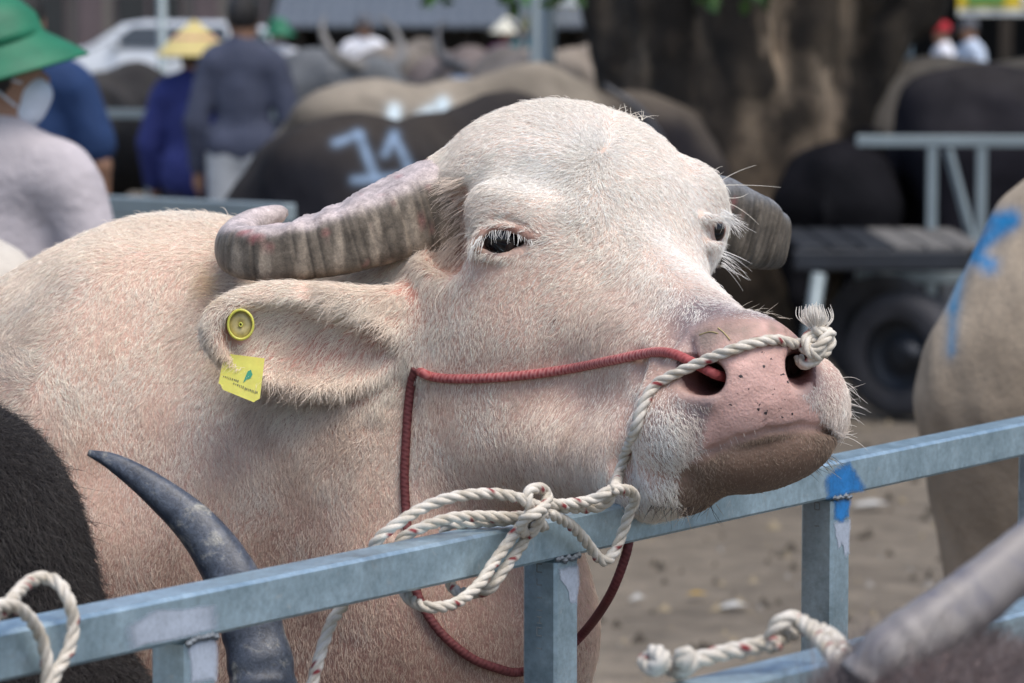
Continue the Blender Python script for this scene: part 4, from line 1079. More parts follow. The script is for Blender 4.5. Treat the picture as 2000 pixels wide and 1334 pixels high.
def skin_colour(p, n):
    c = np.tile(PINK, (len(p), 1))
    t = 0.5 + 0.5 * snoise(p, 0.012, 3)[:, None]
    c = c * (1 - 0.35 * t) + PALE * 0.35 * t
    def mix(col, w):
        nonlocal c
        w = np.clip(w, 0, 1); c = c * (1 - w) + np.asarray(col) * w
    mix((0.68, 0.57, 0.49), 0.85 * blob(p, (1110, 330), (280, 150)) + 0.6 * blob(p, (1330, 480), (120, 120)))
    mix((0.56, 0.27, 0.20), 0.8 * blob(p, (872, 430), (40, 95)))
    mix(ROSE, 0.6 * blob(p, (810, 560), (60, 60)))
    mix((0.46, 0.22, 0.16), 0.8 * blob(p, (740, 670), (40, 40)))
    mix((0.52, 0.25, 0.20), 0.85 * blob(p, (610, 690), (120, 48)))
    mix((0.24, 0.11, 0.08), 0.8 * blob(p, (445, 620), (38, 60)))
    mix((0.40, 0.20, 0.13), 0.55 * blob(p, (690, 830), (90, 70)))
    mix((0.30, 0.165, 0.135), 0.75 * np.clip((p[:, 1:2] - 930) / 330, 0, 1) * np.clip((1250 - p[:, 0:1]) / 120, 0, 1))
    # muzzle
    mix(GREYV, 0.85 * blob(p, (1400, 600), (110, 34)) + 0.7 * blob(p, (1345, 660), (40, 50)) + 0.8 * blob(p, (1520, 615), (50, 30)))
    mix((0.25, 0.20, 0.21), 0.85 * blob(p, (1395, 810), (75, 60)) + 0.75 * blob(p, (1600, 770), (60, 60)) + 0.5 * blob(p, (1300, 840), (80, 80)))
    pad = np.zeros((len(p), 1))
    x, y = p[:, 0], p[:, 1]
    # nose-pad outline as half-width of a column over y
    cx = np.interp(y, [630, 720, 810, 850], [1448, 1478, 1490, 1492]); hw = np.interp(y, [622, 640, 690, 725, 770, 800, 850], [60, 98, 96, 60, 72, 102, 120])
    w = 1 / (1 + np.exp((np.abs(x - cx) - hw) / 4.5)); w *= (y > 618) * (p[:, 2] < -120)
    w *= 1 / (1 + np.exp((y - np.interp(x, [1350, 1440, 1500, 1600, 1650], [886, 860, 844, 836, 860])) / 3.0))
    w *= 1 / (1 + np.exp(-(y - np.interp(x, [1340, 1380, 1450, 1520], [655, 640, 626, 628]) + 2) / 3.5))
    mix(NOSE * (1 + 0.22 * snoise(p, 0.06, 5)[:, None]), w[:, None])
    tb_ = np.clip(1 - (y - 640) / 55, 0, 1)[:, None] * (0.55 + 0.45 * snoise(p, 0.09, 8)[:, None])
    mix((0.31, 0.235, 0.195), 0.95 * w[:, None] * tb_)
    mix((0.21, 0.185, 0.155), 0.9 * (w[:, None]) * (blob(p, (1358, 672), (48, 38)) + 0.5 * blob(p, (1440, 650), (40, 20))))
    # lower lip and chin
    ml = np.interp(x, [1330, 1392, 1440, 1500, 1560, 1605, 1650], [915, 884, 862, 846, 838, 840, 862])
    lw_ = (1 / (1 + np.exp(-(y - ml) / 5.0))) * (1 / (1 + np.exp(-(x - 1325 + (y - 900) * 0.1) / 14.0))) * (p[:, 2] < -60)
    mix(DARKLIP, 0.95 * lw_[:, None])
    mix((0.16, 0.10, 0.075), 0.85 * blob(p, (1335, 985), (75, 36)) + 0.6 * blob(p, (1300, 900), (20, 28)))
    # nostril insides
    mix((0.26, 0.115, 0.10), 0.96 * blob(p, (1374, 740, zn1 + 50), (42, 36, 60), 4) + 0.96 * blob(p, (1562, 718, zn2 + 45), (30, 40, 60), 4))
    mix((0.10, 0.040, 0.036), (((p[:, 2] > zn1 + 30) & (np.abs(x - 1390) < 70) & (np.abs(y - 738) < 50)) | ((p[:, 2] > zn2 + 28) & (np.abs(x - 1552) < 42) & (np.abs(y - 716) < 46)))[:, None] * 0.95)
    # eye rims
    mix((0.22, 0.085, 0.06), 0.9 * blob(p, (990, 449), (62, 9)) + 0.7 * blob(p, (1030, 466), (30, 9)))
    mix((0.12, 0.10, 0.10), 0.9 * blob(p, (1040, 474), (24, 8)) + 0.8 * blob(p, (950, 496), (40, 7)))
    mix((0.36, 0.17, 0.07), 0.8 * blob(p, (925, 492), (14, 16)))
    mix((0.20, 0.13, 0.12), 0.8 * blob(p, (1402, 449), (17, 26)))
    # small scabs
    for (a, b, r_) in (((310, 580), (330, 545), 4), ((5, 545), (60, 505), 9), ((1078, 640), (1086, 615), 4), ((845, 785), (855, 800), 4), ((300, 575), (296, 590), 3)):
        a = np.array(a); b = np.array(b); ba = b - a
        h = np.clip(((p[:, :2] - a) @ ba) / (ba @ ba), 0, 1); d = np.linalg.norm(p[:, :2] - a - h[:, None] * ba, axis=1)
        mix((0.22, 0.10, 0.085), 0.8 * np.exp(-(d / r_) ** 2)[:, None])
    return np.clip(c, 0.01, 0.95)

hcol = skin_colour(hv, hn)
HERO_LOC = PX([(100, 2830, 600)])[0]; HERO_LOC[2] = 0.0
hero = empty('water_buffalo', HERO_LOC)
tag(hero, 'pale pink albino water buffalo with raised muzzle, red halter and yellow ear tag', 'buffalo')
def hp(p): return PX(p) - HERO_LOC

m, nt, b = mat_new('hero_hide')
at = nt.nodes.new('ShaderNodeAttribute'); at.attribute_name = 'col'
n1 = noise_node(nt, 28, 6, 0.7); n2 = noise_node(nt, 9, 4, 0.6)
r1 = ramp(nt, n1.outputs[0], [(0.3, (0.80, 0.76, 0.74)), (0.7, (1.12, 1.10, 1.08))])
r2 = ramp(nt, n2.outputs[0], [(0.3, (0.88, 0.84, 0.82)), (0.7, (1.08, 1.06, 1.05))])
o1 = mixc(nt, at.outputs['Color'], r1.outputs[0], 1, 'MULTIPLY'); o1 = mixc(nt, o1, r2.outputs[0], 1, 'MULTIPLY')
nt.links.new(o1, b.inputs['Base Color'])
b.inputs['Roughness'].default_value = 0.55; b.inputs['Specular IOR Level'].default_value = 0.35
b.inputs['Subsurface Weight'].default_value = 0.12; b.inputs['Subsurface Radius'].default_value = (0.6, 0.25, 0.15); b.inputs['Subsurface Scale'].default_value = 0.006
n3 = noise_node(nt, 260, 5, 0.65); bump(nt, b, n3.outputs[0], 0.7, 0.0014)
vo = nt.nodes.new('ShaderNodeTexVoronoi'); vo.inputs['Scale'].default_value = 300; nt.links.new(n3.inputs['Vector'].links[0].from_socket, vo.inputs['Vector']); bump(nt, b, vo.outputs['Distance'], 0.35, 0.0012)
n4 = noise_node(nt, 55, 4, 0.6); bump(nt, b, n4.outputs[0], 0.35, 0.004)
HIDE = m
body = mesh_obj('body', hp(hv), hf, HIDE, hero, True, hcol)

# --- eyes
def ball(c, r, n=28):
    v = []; f = []
    for i in range(n + 1):
        th = math.pi * i / n
        for k in range(n):
            a = 2 * math.pi * k / n; v.append((c[0] + r * math.sin(th) * math.cos(a), c[1] + r * math.cos(th), c[2] + r * math.sin(th) * math.sin(a)))
    for i in range(n):
        for k in range(n):
            f.append((i * n + k, (i + 1) * n + k, (i + 1) * n + (k + 1) % n, i * n + (k + 1) % n))
    return np.array(v), f
m, nt, b = mat_new('buffalo_eye')
at = nt.nodes.new('ShaderNodeAttribute'); at.attribute_name = 'col'; nt.links.new(at.outputs['Color'], b.inputs['Base Color'])
b.inputs['Roughness'].default_value = 0.08; b.inputs['Specular IOR Level'].default_value = 0.42
EYEM = m
for e, (c, look) in enumerate(((EYE1, (985, 463, ze1 - 10)), (EYE2, (1402, 445, 74)))):
    v, f = ball(c, E1R if e == 0 else 32)
    d = np.array(look) - np.array(c); d = d / np.linalg.norm(d)
    cs = ((v - np.array(c)) / np.linalg.norm(v - np.array(c), axis=1)[:, None]) @ d
    colr = np.where(cs[:, None] > 0.72, np.array([0.006, 0.005, 0.006]), np.where(cs[:, None] > 0.50, np.array([0.018, 0.008, 0.006]), np.array([0.30, 0.15, 0.13])))
    mesh_obj('eye', hp(v), f, EYEM, hero, True, colr)

# --- dark freckles on the nose pad
FRECK = simple('freckle', (0.035, 0.026, 0.028), 0.5, var=0.3, scale=300)
for q_, (sx, sy, sr) in enumerate(((1446, 737, 5.5), (1528, 731, 4), (1492, 717, 4), (1453, 713, 3), (1491, 689, 3.5), (1427, 790, 3.5), (1427, 810, 4), (1482, 789, 4), (1482, 800, 3.5), (1498, 805, 5.5),
                         (1532, 783, 3.5), (1523, 800, 3.5), (1528, 815, 3), (1540, 746, 3.5), (1507, 701, 2.5), (1548, 808, 2.5), (1462, 760, 2), (1510, 770, 2), (1440, 770, 2), (1470, 818, 2), (1513, 760, 1.8))):
    rf = np.random.default_rng(500 + q_); n_ = 9; vv = [(sx, sy, onz(sx, sy) - 1.2)]
    for k in range(n_):
        a = 2 * math.pi * k / n_; r_ = sr * rf.uniform(.7, 1.25); x_, y_ = sx + r_ * math.cos(a), sy + r_ * math.sin(a) * 0.95; vv.append((x_, y_, onz(x_, y_) - 0.6))
    mesh_obj('freckle', hp(vv), [(0, 1 + (k + 1) % n_, 1 + k) for k in range(n_)], FRECK, hero, True)
# bits of straw and dried mud stuck above the near nostril
STRAWB = simple('dry_straw', (0.42, 0.34, 0.16), 0.8, var=0.2, scale=80)
for (pts2) in (((1366, 654), (1386, 648), (1402, 651)), ((1402, 640), (1414, 650), (1426, 664))):
    pp, _ = catmull(hp([(x, y, onz(x, y) - 3) for x, y in pts2]), 0.002); mesh_obj('straw', *sweep(pp, 0.0006, 6), STRAWB, hero, True)

# --- horns
m, nt, b = mat_new('pale_horn')
at = nt.nodes.new('ShaderNodeAttribute'); at.attribute_name = 'col'
n1 = noise_node(nt, 60, 6, 0.7, dist=0.4); n2 = noise_node(nt, 300, 4, 0.7)
r1 = ramp(nt, n1.outputs[0], [(0.32, (0.60, 0.58, 0.55)), (0.68, (1.35, 1.32, 1.27))])
o1 = mixc(nt, at.outputs['Color'], r1.outputs[0], 1, 'MULTIPLY')
n6 = noise_node(nt, 220, 5, 0.75, dist=1.5); r6 = ramp(nt, n6.outputs[0], [(0.35, (0.72, 0.70, 0.68)), (0.66, (1.25, 1.24, 1.2))]); o1 = mixc(nt, o1, r6.outputs[0], 1, 'MULTIPLY')
nt.links.new(o1, b.inputs['Base Color']); b.inputs['Roughness'].default_value = 0.52; b.inputs['Specular IOR Level'].default_value = 0.4
bump(nt, b, n2.outputs[0], 0.3, 0.001); bump(nt, b, n1.outputs[0], 0.3, 0.003)
HORN = m

def horn(path, hts, wds, up0, ringf, fade, name, seed, pal):
    """path px points; hts / wds half height / half depth along it; cross-section is a rounded wedge"""
    pts, s = catmull(np.hstack([np.array(path, float), np.array(hts)[:, None], np.array(wds)[:, None]]), 4.0)
    p, hh, ww = pts[:, :3], pts[:, 3], pts[:, 4]
    t = np.gradient(p, axis=0); t /= np.linalg.norm(t, axis=1)[:, None]
    up_ = np.tile(np.array(up0, float), (len(p), 1)); up_ -= t * (up_ * t).sum(1)[:, None]; up_ /= np.linalg.norm(up_, axis=1)[:, None]
    out = np.cross(t, up_)
    n = 56; a = np.arange(n) * 2 * math.pi / n
    ex = 2 / 4.2
    fr_ = np.linspace(0, 1, len(p)); ex = np.interp(fr_, [0, .15, .55, .7, 1], [2 / 2.6, 2 / 3.6, 2 / 4.0, 2 / 2.3, 1.0])[:, None]
    CU = np.sign(np.sin(a))[None] * np.abs(np.sin(a))[None] ** ex; CO = np.sign(np.cos(a))[None] * np.abs(np.cos(a))[None] ** ex
    cu = np.sign(np.sin(a)) * np.abs(np.sin(a)) ** .5; co = np.sign(np.cos(a)) * np.abs(np.cos(a)) ** .5
    r = np.random.default_rng(seed)
    # growth rings of uneven spacing
    ring_s = np.cumsum(r.uniform(0.55, 1.5, 400)) * ringf
    ph = np.interp(s, ring_s, np.arange(400))
    ramp_ = r.uniform(0.35, 1.5, 401)
    rings = (0.55 - np.clip((np.abs(((ph % 1.0) - 0.5) * 2) - 0.55) / 0.45, 0, 1) ** 1.3 * 1.1) * ramp_[np.clip(np.round(ph), 0, 400).astype(int)]
    front = np.clip(co, 0, 1)[None, :]                     # + out side
    amp = np.interp(s / s[-1], fade[0], fade[1])[:, None]
    bumpy = 1 + rings[:, None] * amp * (0.05 + 0.10 * np.clip(front, 0, 1)) + 0.018 * np.sin(a[None] * 3 + s[:, None] * 0.03)
    topw = 1 + 0.045 * amp * np.sin(s[:, None] * 0.075 + 1.9 * np.sin(s[:, None] * 0.021) + 2.2 * co[None]) * (cu[None] > 0.5)
    V = p[:, None, :] + up_[:, None, :] * (hh[:, None] * CU * topw * (1 + (bumpy - 1) * 0.25))[..., None] + out[:, None, :] * (ww[:, None] * CO * bumpy)[..., None]
    V = V.reshape(-1, 3); m_ = len(p)
    f = []
    for i in range(m_ - 1):
        for k in range(n): f.append((i * n + k, i * n + (k + 1) % n, (i + 1) * n + (k + 1) % n, (i + 1) * n + k))
    f.append(tuple(range(n))[::-1]); f.append(tuple((m_ - 1) * n + k for k in range(n)))
    # colours: side, weathered ring tops, pale top face, pink scrapes
    side, top, groove = (np.array(q) for q in pal)
    col = np.tile(side, (m_, n, 1)).astype(float)
    wob = 0.16 * snoise(V, 0.035, seed + 5).reshape(m_, n, 1)
    g = np.clip(0.42 - rings[:, None, None] + wob, 0, 1) * amp[..., None]
    col = col * (1 - 0.85 * g) + groove * 0.85 * g
    tw = 1 / (1 + np.exp(-(cu[None] + 0.08 * snoise(V, 0.05, seed).reshape(m_, n) - 0.80) / 0.05))[..., None]
    sc = np.clip(snoise(V * np.array([1.0, 0.35, 0.6]), 0.055, seed + 1).reshape(m_, n, 1) * 3.2 - 0.7, 0, 1) * (1 - tw)
    col = col * (1 - 0.75 * sc) + side * 2.3 * 0.75 * sc
    col = col * (1 - tw) + top * tw
    pk = np.clip(snoise(V, 0.045, seed + 2).reshape(m_, n, 1) * 2.2 - 1.15, 0, 1)
    col = col * (1 - 0.6 * pk) + np.array([0.42, 0.13, 0.14]) * 0.6 * pk
    tp = np.clip((s / s[-1] - 0.66) / 0.12, 0, 1)[:, None, None]
    col = col * (1 - tp * 0.7) + top * 1.05 * tp * 0.7
    return mesh_obj(name, hp(V), f, HORN, hero, True, np.clip(col.reshape(-1, 3), 0.01, 0.9))

PAL1 = ((0.17, 0.145, 0.12), (0.50, 0.44, 0.455), (0.055, 0.047, 0.040))
horn([(905, 398, 178), (835, 408, 140), (755, 436, 108), (660, 470, 88), (575, 490, 84), (515, 495, 96), (472, 490, 140), (462, 474, 215), (482, 446, 290), (515, 428, 330), (548, 417, 350), (562, 415, 354)],
     [94, 88, 74, 65, 57, 53, 49, 42, 32, 25, 17, 6], [84, 78, 70, 62, 54, 50, 46, 40, 32, 25, 17, 6], (0.05, -1, -0.12), 19, ([0, 0.12, 0.5, 0.72, 1], [0.35, 0.6, 1, 0.6, 0]), 'horn', 11, PAL1)
PAL2 = ((0.062, 0.054, 0.046), (0.17, 0.18, 0.20), (0.030, 0.026, 0.023))
horn([(1335, 418, 262), (1390, 428, 300), (1440, 444, 350), (1480, 462, 430), (1492, 468, 540), (1480, 455, 640), (1440, 430, 720), (1390, 405, 760), (1370, 396, 770)],
     [92, 86, 76, 62, 52, 44, 34, 22, 6], [80, 76, 66, 54, 46, 40, 32, 22, 6], (0.18, -1, -0.05), 15, ([0, 0.2, 0.6, 1], [0.3, 0.7, 0.8, 0]), 'horn', 23, PAL2)

# --- ear tag
TAG = simple('yellow_tag', (0.60, 0.53, 0.09), 0.42, var=0.10, scale=90)
TAG.node_tree.nodes['Principled BSDF'].inputs['Subsurface Weight'].default_value = 0.15
TAGC = simple('button_centre', (0.46, 0.38, 0.17), 0.5, var=0.25, scale=140)
PRINT = simple('tag_print', (0.10, 0.10, 0.05), 0.6)
GREENINK = simple('tag_green_ink', (0.02, 0.24, 0.14), 0.6)
zt = min(onz(470, 634), onz(450, 634), onz(490, 634), onz(470, 612), onz(470, 656)) - 8
et = empty('ear_tag', (0, 0, 0), 0, hero)
def ring_px(c, r0, r1, z0, z1, n=28, tilt=0.0):
    """flat ring in px space, radii (rx, ry)"""
    v = []; f = []
    prof = [(r0, z0), (r1, z0), (r1 * 1.02, (z0 + z1) / 2), (r1, z1), (r0, z1)]
    for (r, z) in prof:
        for k in range(n):
            a = 2 * math.pi * k / n
            dx = r * 0.86 * math.cos(a); dy = r * math.sin(a)
            v.append((c[0] + dx, c[1] + dy, z + dx * tilt))
    m_ = len(prof)
    for i in range(m_):
        i2 = (i + 1) % m_
        for k in range(n): f.append((i * n + k, i2 * n + k, i2 * n + (k + 1) % n, i * n + (k + 1) % n))
    return v, f
v, f = ring_px((470, 634), 26, 31, zt, zt - 12); mesh_obj('button_rim', hp(v), f, TAG, et)
v, f = ring_px((470, 634), 3.5, 26.5, zt - 1, zt - 5); mesh_obj('button_centre', hp(v), f, TAGC, et)
v, f = ring_px((470, 634), 2.5, 5, zt + 30, zt - 9, 12); mesh_obj('button_stud', hp(v), f, TAG, et)
# flag hanging below the ear
def quadgrid(corners, nx, ny, bend, thick):
    tl, tr, br, bl = [np.array(q, float) for q in corners]; v = []; f = []
    for side in (0, 1):
        for j in range(ny + 1):
            for i in range(nx + 1):
                s_, t_ = i / nx, j / ny
                q = (tl * (1 - s_) + tr * s_) * (1 - t_) + (bl * (1 - s_) + br * s_) * t_
                q = q + np.array([0, 0, bend * math.sin(math.pi * s_) + side * thick]); v.append(q)
    N = (nx + 1) * (ny + 1)
    for j in range(ny):
        for i in range(nx):
            a = j * (nx + 1) + i; q = (a, a + 1, a + nx + 2, a + nx + 1); f.append(q); f.append(tuple(N + k for k in q[::-1]))
    for i in range(nx):
        f.append((i + 1, i, N + i, N + i + 1)); a = ny * (nx + 1) + i; f.append((a, a + 1, N + a + 1, N + a))
    for j in range(ny):
        a = j * (nx + 1); f.append((a, a + nx + 1, N + a + nx + 1, N + a)); a += nx; f.append((a + nx + 1, a, N + a, N + a + nx + 1))
    return v, f
zf = min(onz(430, 760), onz(510, 780), onz(470, 720), onz(440, 700), onz(510, 710)) - 14
TL, TR, BR, BL = (438, 690, zf + 22), (517, 700, zf + 22), (506, 790, zf), (425, 757, zf)
v, f = quadgrid((TL, TR, BR, BL), 8, 8, -4, 5)
v = np.array(v)
for side in (0, 1):                                                        # rounded lower corners
    off = side * 81
    for (i, j, dx, dy) in ((0, 8, 6, -6), (8, 8, -7, -7)): v[off + j * 9 + i] += (dx, dy, 0)
fl = mesh_obj('tag_flag', hp(v), f, TAG, et, False)
def onflag(s_, t_):
    tl, tr, br, bl = map(np.array, (TL, TR, BR, BL))
    q = (tl * (1 - s_) + tr * s_) * (1 - t_) + (bl * (1 - s_) + br * s_) * t_
    return q + np.array([0, 0, -4 * math.sin(math.pi * s_) - 0.8])
r_ = np.random.default_rng(3)
mb = MB()
for row, (t0, s0, s1) in enumerate(((0.62, 0.08, 0.46), (0.72, 0.34, 0.60), (0.74, 0.62, 0.92))):
    s_ = s0
    while s_ < s1:                                                          # faint worn print, not legible in the photograph either
        w_ = r_.uniform(0.012, 0.03); hgt = r_.uniform(0.04, 0.07)
        mb.add([onflag(s_, t0), onflag(s_ + w_, t0), onflag(s_ + w_, t0 + hgt), onflag(s_, t0 + hgt)], [(0, 1, 2, 3)])
        s_ += w_ + r_.uniform(0.012, 0.03)
mb.v = [tuple(q) for q in hp(mb.v)]
mb.build('print', PRINT, fl)
mb = MB()
ink = [(0.70, 0.30), (0.63, 0.36), (0.60, 0.48), (0.56, 0.66), (0.64, 0.55), (0.72, 0.50), (0.76, 0.40)]
mb.add([onflag(*q) for q in ink], [tuple(range(7))]); mb.v = [tuple(q) for q in hp(mb.v)]
mb.build('green_emblem', GREENINK, fl)

# ---------------------------------------------------------------- coat
# combing guides: x, y, dx, dy, length, lift
GUIDES = [
 (1150, 255, -0.2, -1, 26, .35), (1080, 225, -0.5, -0.9, 30, .5), (1000, 260, -0.95, -0.15, 30, .22), (920, 300, -1, 0.35, 30, .22), (860, 350, -0.85, 0.6, 44, .3),
 (1100, 300, -0.95, -0.2, 28, .25), (1040, 320, -1, 0.1, 28, .2), (1240, 260, 0.8, -0.4, 26, .35), (1320, 310, 0.8, 0.4, 26, .25), (1230, 320, 0.9, 0.1, 26, .25), (1380, 360, .8, .3, 30, .3),
 (1165, 340, -0.1, 1, 26, .5), (1130, 380, -0.6, 0.8, 28, .5), (1200, 390, 0.5, 0.85, 28, .5), (1150, 430, -0.35, 0.95, 30, .55), (1230, 450, 0.3, 0.95, 30, .5),
 (1040, 345, -0.95, 0.22, 28, .2), (960, 330, -0.97, 0.2, 28, .2), (1085, 340, -0.9, 0.3, 28, .25), (1060, 370, -0.9, 0.45, 26, .2), (990, 350, -0.95, 0.3, 26, .2), (930, 390, -0.9, 0.5, 28, .22), (1000, 410, -0.95, -0.15, 24, .18), (1070, 430, -0.95, -0.3, 26, .25),
 (1320, 400, 0.6, 0.75, 26, .25), (1370, 400, 0.8, 0.4, 28, .3), (1340, 490, 0.5, 0.9, 24, .22), (1390, 520, 0.5, 0.9, 24, .3),
 (870, 420, -0.75, 0.65, 52, .3), (850, 480, -0.7, 0.7, 50, .3), (900, 500, -0.5, 0.85, 30, .2),
 (950, 540, -0.45, 0.9, 26, .18), (1040, 520, -0.7, 0.7, 26, .2), (1110, 500, -0.85, 0.45, 28, .25), (1180, 520, -0.6, 0.75, 28, .32),
 (1000, 620, -0.4, 0.9, 26, .18), (1100, 610, -0.6, 0.8, 28, .2), (1200, 600, -0.65, 0.75, 26, .25), (1290, 570, 0.1, 1, 28, .35), (1360, 580, 0.3, 0.9, 24, .3), (1280, 650, -0.6, 0.8, 22, .2),
 (850, 600, -0.15, 1, 28, .2), (820, 680, -0.2, 1, 34, .25), (900, 700, -0.12, 1, 28, .17), (1000, 720, -0.25, 0.97, 28, .17), (1100, 720, -0.45, 0.9, 28, .18), (1200, 720, -0.55, 0.8, 24, .2),
 (850, 830, -0.05, 1, 30, .17), (950, 850, -0.05, 1, 30, .17), (1060, 850, -0.1, 1, 30, .17), (1170, 830, -0.25, 0.95, 28, .18), (900, 960, 0.05, 1, 32, .2), (1060, 960, 0.05, 1, 32, .25), (1180, 940, 0.1, 1, 32, .25),
 (1240, 800, 0.05, 1, 20, .2), (1250, 900, 0.15, 1, 26, .25), (1320, 850, 0.35, 0.9, 30, .36), (1380, 845, 0.6, 0.8, 34, .42), (1390, 800, 0.5, 0.9, 24, .3), (1600, 800, 0.3, 0.95, 26, .4), (1640, 840, 0.35, 0.9, 30, .5), (1590, 760, 0.5, 0.8, 14, .3), (1620, 720, .7, .6, 12, .3),
 (1400, 590, 0.6, 0.7, 18, .3), (1330, 640, -0.2, 0.9, 12, .2), (1480, 590, .8, .4, 18, .4), (1280, 720, -0.3, 0.9, 12, .2),
 (1450, 910, 0.2, 1, 12, .2), (1560, 890, 0.3, 1, 12, .2), (1330, 985, 0.15, 1, 34, .4),
 (760, 560, -0.75, 0.7, 46, .25), (700, 570, -0.95, 0.35, 46, .22), (600, 565, -1, 0.2, 44, .2), (500, 575, -1, 0.15, 36, .25), (425, 590, -0.8, -0.2, 30, .5), (405, 640, -0.7, 0.7, 34, .55),
 (720, 620, -0.75, 0.75, 66, .25), (640, 620, -0.8, 0.65, 66, .25), (560, 640, -0.75, 0.7, 60, .25), (500, 690, -0.6, 0.8, 44, .3), (600, 700, -0.6, 0.8, 56, .25), (680, 700, -0.5, 0.9, 56, .25), (560, 745, -0.5, 0.9, 50, .45), (640, 775, -0.3, 1, 50, .5), (720, 740, -0.25, 1, 46, .35), (440, 640, 0.2, 0.9, 30, .2), (780, 690, -0.4, 0.9, 44, .3),
 (700, 850, -0.3, 0.95, 34, .35), (620, 880, -0.15, 1, 34, .3), (740, 950, -0.1, 1, 32, .22), (560, 1000, -0.05, 1, 32, .2), (440, 850, 0.05, 1, 30, .2), (340, 760, -0.25, 0.95, 30, .18), (420, 620, -0.15, 1, 30, .2), (330, 560, -0.5, 0.9, 30, .2),
 (380, 470, -0.75, 0.6, 30, .25), (300, 420, -0.9, -0.1, 28, .45), (400, 412, -0.8, -0.4, 28, .5), (200, 450, -0.9, 0.2, 28, .35), (100, 500, -0.9, 0.3, 28, .3), (230, 620, -0.4, 0.9, 30, .18), (150, 700, -0.35, 0.95, 30, .2), (60, 640, -0.9, 0.45, 34, .25), (40, 720, -0.7, -0.6, 34, .3), (110, 760, 0.3, 0.9, 34, .25), (20, 800, -0.8, 0.5, 34, .25), (200, 860, -0.15, 1, 30, .18), (300, 960, -0.05, 1, 30, .18), (200, 1050, -0.05, 1, 30, .2), (420, 1150, 0.0, 1, 30, .2), (650, 1150, -0.05, 1, 30, .2), (850, 1150, 0.0, 1, 28, .2), (1000, 1200, 0.1, 1, 26, .2), (1150, 1150, 0.2, 1, 24, .2), (700, 1300, 0, 1, 28, .2), (950, 1320, 0, 1, 26, .2),
]
GD = np.array(GUIDES)

def comb(xy):
    out = np.empty((len(xy), 4))
    for a in range(0, len(xy), 20000):
        q = xy[a:a + 20000]
        d2 = ((q[:, None, :] - GD[None, :, :2]) ** 2).sum(-1) + 250.0
        w = 1 / d2 ** 1.7; w /= w.sum(1)[:, None]
        out[a:a + 20000] = w @ GD[:, 2:]
    return out

vn, farea = vnormals(hv, hf)
fc = hv[hf].mean(1); fnrm = vn[hf].mean(1)
vis = (fc[:, 0] > -110) & (fc[:, 1] < 1420) & (fnrm[:, 2] < 0.35) & (fc[:, 2] < 620)
dens = np.ones(len(fc))
fx, fy, fz = fc.T

# bare nose pad, nostrils, eyes
cx = np.interp(fy, [630, 720, 810, 850], [1448, 1478, 1490, 1492]); hw = np.interp(fy, [622, 640, 690, 725, 770, 800, 850], [64, 104, 104, 68, 78, 104, 124])
bare = (np.abs(fx - cx) < hw) & (fy > 622) & (fy < np.interp(fx, [1350, 1440, 1500, 1600, 1650], [884, 858, 842, 834, 858])) & (fz < -120)
bare |= (((fx - 1372) / 58) ** 2 + ((fy - 738) / 50) ** 2 < 1) & (fz < 0)
bare |= (((fx - 1562) / 38) ** 2 + ((fy - 718) / 50) ** 2 < 1) & (fz < 0)
bare |= (((fx - 985) / 62) ** 2 + ((fy - 469) / 27) ** 2 < 1) & (fz < ze1 + 90)
bare |= (((fx - 1400) / 14) ** 2 + ((fy - 448) / 22) ** 2 < 1)
bare |= ((fx - 470) / 30) ** 2 + ((fy - 634) / 34) ** 2 < 1
lip = (fy > np.interp(fx, [1330, 1392, 1440, 1500, 1560, 1605, 1650], [915, 884, 862, 846, 838, 840, 862]) - 2) & (fx > 1325) & (fz < -60)
dens[lip] = 1.1
dens *= np.where(((fx - 1390) / 60) ** 2 + ((fy - 805) / 40) ** 2 < 1, 0.7, 1)
dens *= np.where((((fx - 1120) / 300) ** 2 + ((fy - 330) / 170) ** 2 < 1), 1.35, 1)
dens *= np.where((fy > 1000), 0.8, 1) * np.where((fx < 800) & (fx > 400) & (fy > 540) & (fy < 800), 1.15, 1)
dens *= np.clip(1 - np.exp(-(((fx - 872) / 34) ** 2 + ((fy - 440) / 60) ** 2)) * 0.5, 0, 1)
pd = np.maximum(np.abs(fx - cx) - hw + 4, 0) + np.maximum(0, 620 - fy) * 0.8 + np.maximum(0, fz + 180) * 0.6     # distance to the bare nose
pd = np.minimum(pd, np.sqrt(((fx - 1372)) ** 2 + ((fy - 738)) ** 2) - 52 + np.maximum(0, fz + 180)); pd = np.clip(pd, 0, 200); pd[lip] = 200
dens *= np.clip(0.85 + pd / 200, 0.85, 1)
dens *= 1 - 0.55 * np.exp(-((((fx - 600) / 130) ** 2 + ((fy - 684) / 46) ** 2)) ** 2)
dens *= 1 + 0.9 * np.exp(-(((fx - 1020) / 90) ** 2 + ((fy - 345) / 28) ** 2))
dens *= 1 + 0.8 * np.exp(-(((fx - 1160) / 45) ** 2 + ((fy - 300) / 45) ** 2))
dens[bare | ~vis] = 0
pr = farea * dens; NH = 480000
fi = rng.choice(len(pr), NH, p=pr / pr.sum())
w4 = rng.dirichlet((1, 1, 1, 1), NH)
root = (hv[hf[fi]] * w4[:, :, None]).sum(1); nrm = (vn[hf[fi]] * w4[:, :, None]).sum(1); nrm /= np.linalg.norm(nrm, axis=1)[:, None]
g = comb(root[:, :2])
turn = 0.30 * snoise(root, 0.035, 21) + 0.20 * snoise(root, 0.11, 22) + rng.normal(0, 0.16, NH)
messy = np.exp(-(((root[:, 0] - 1180) / 130) ** 2 + ((root[:, 1] - 430) / 110) ** 2)) + 0.8 * np.exp(-(((root[:, 0] - 700) / 120) ** 2 + ((root[:, 1] - 860) / 70) ** 2))
turn += rng.normal(0, 0.45, NH) * messy + 0.7 * messy * snoise(root, 0.16, 25)
ct, st_ = np.cos(turn), np.sin(turn)
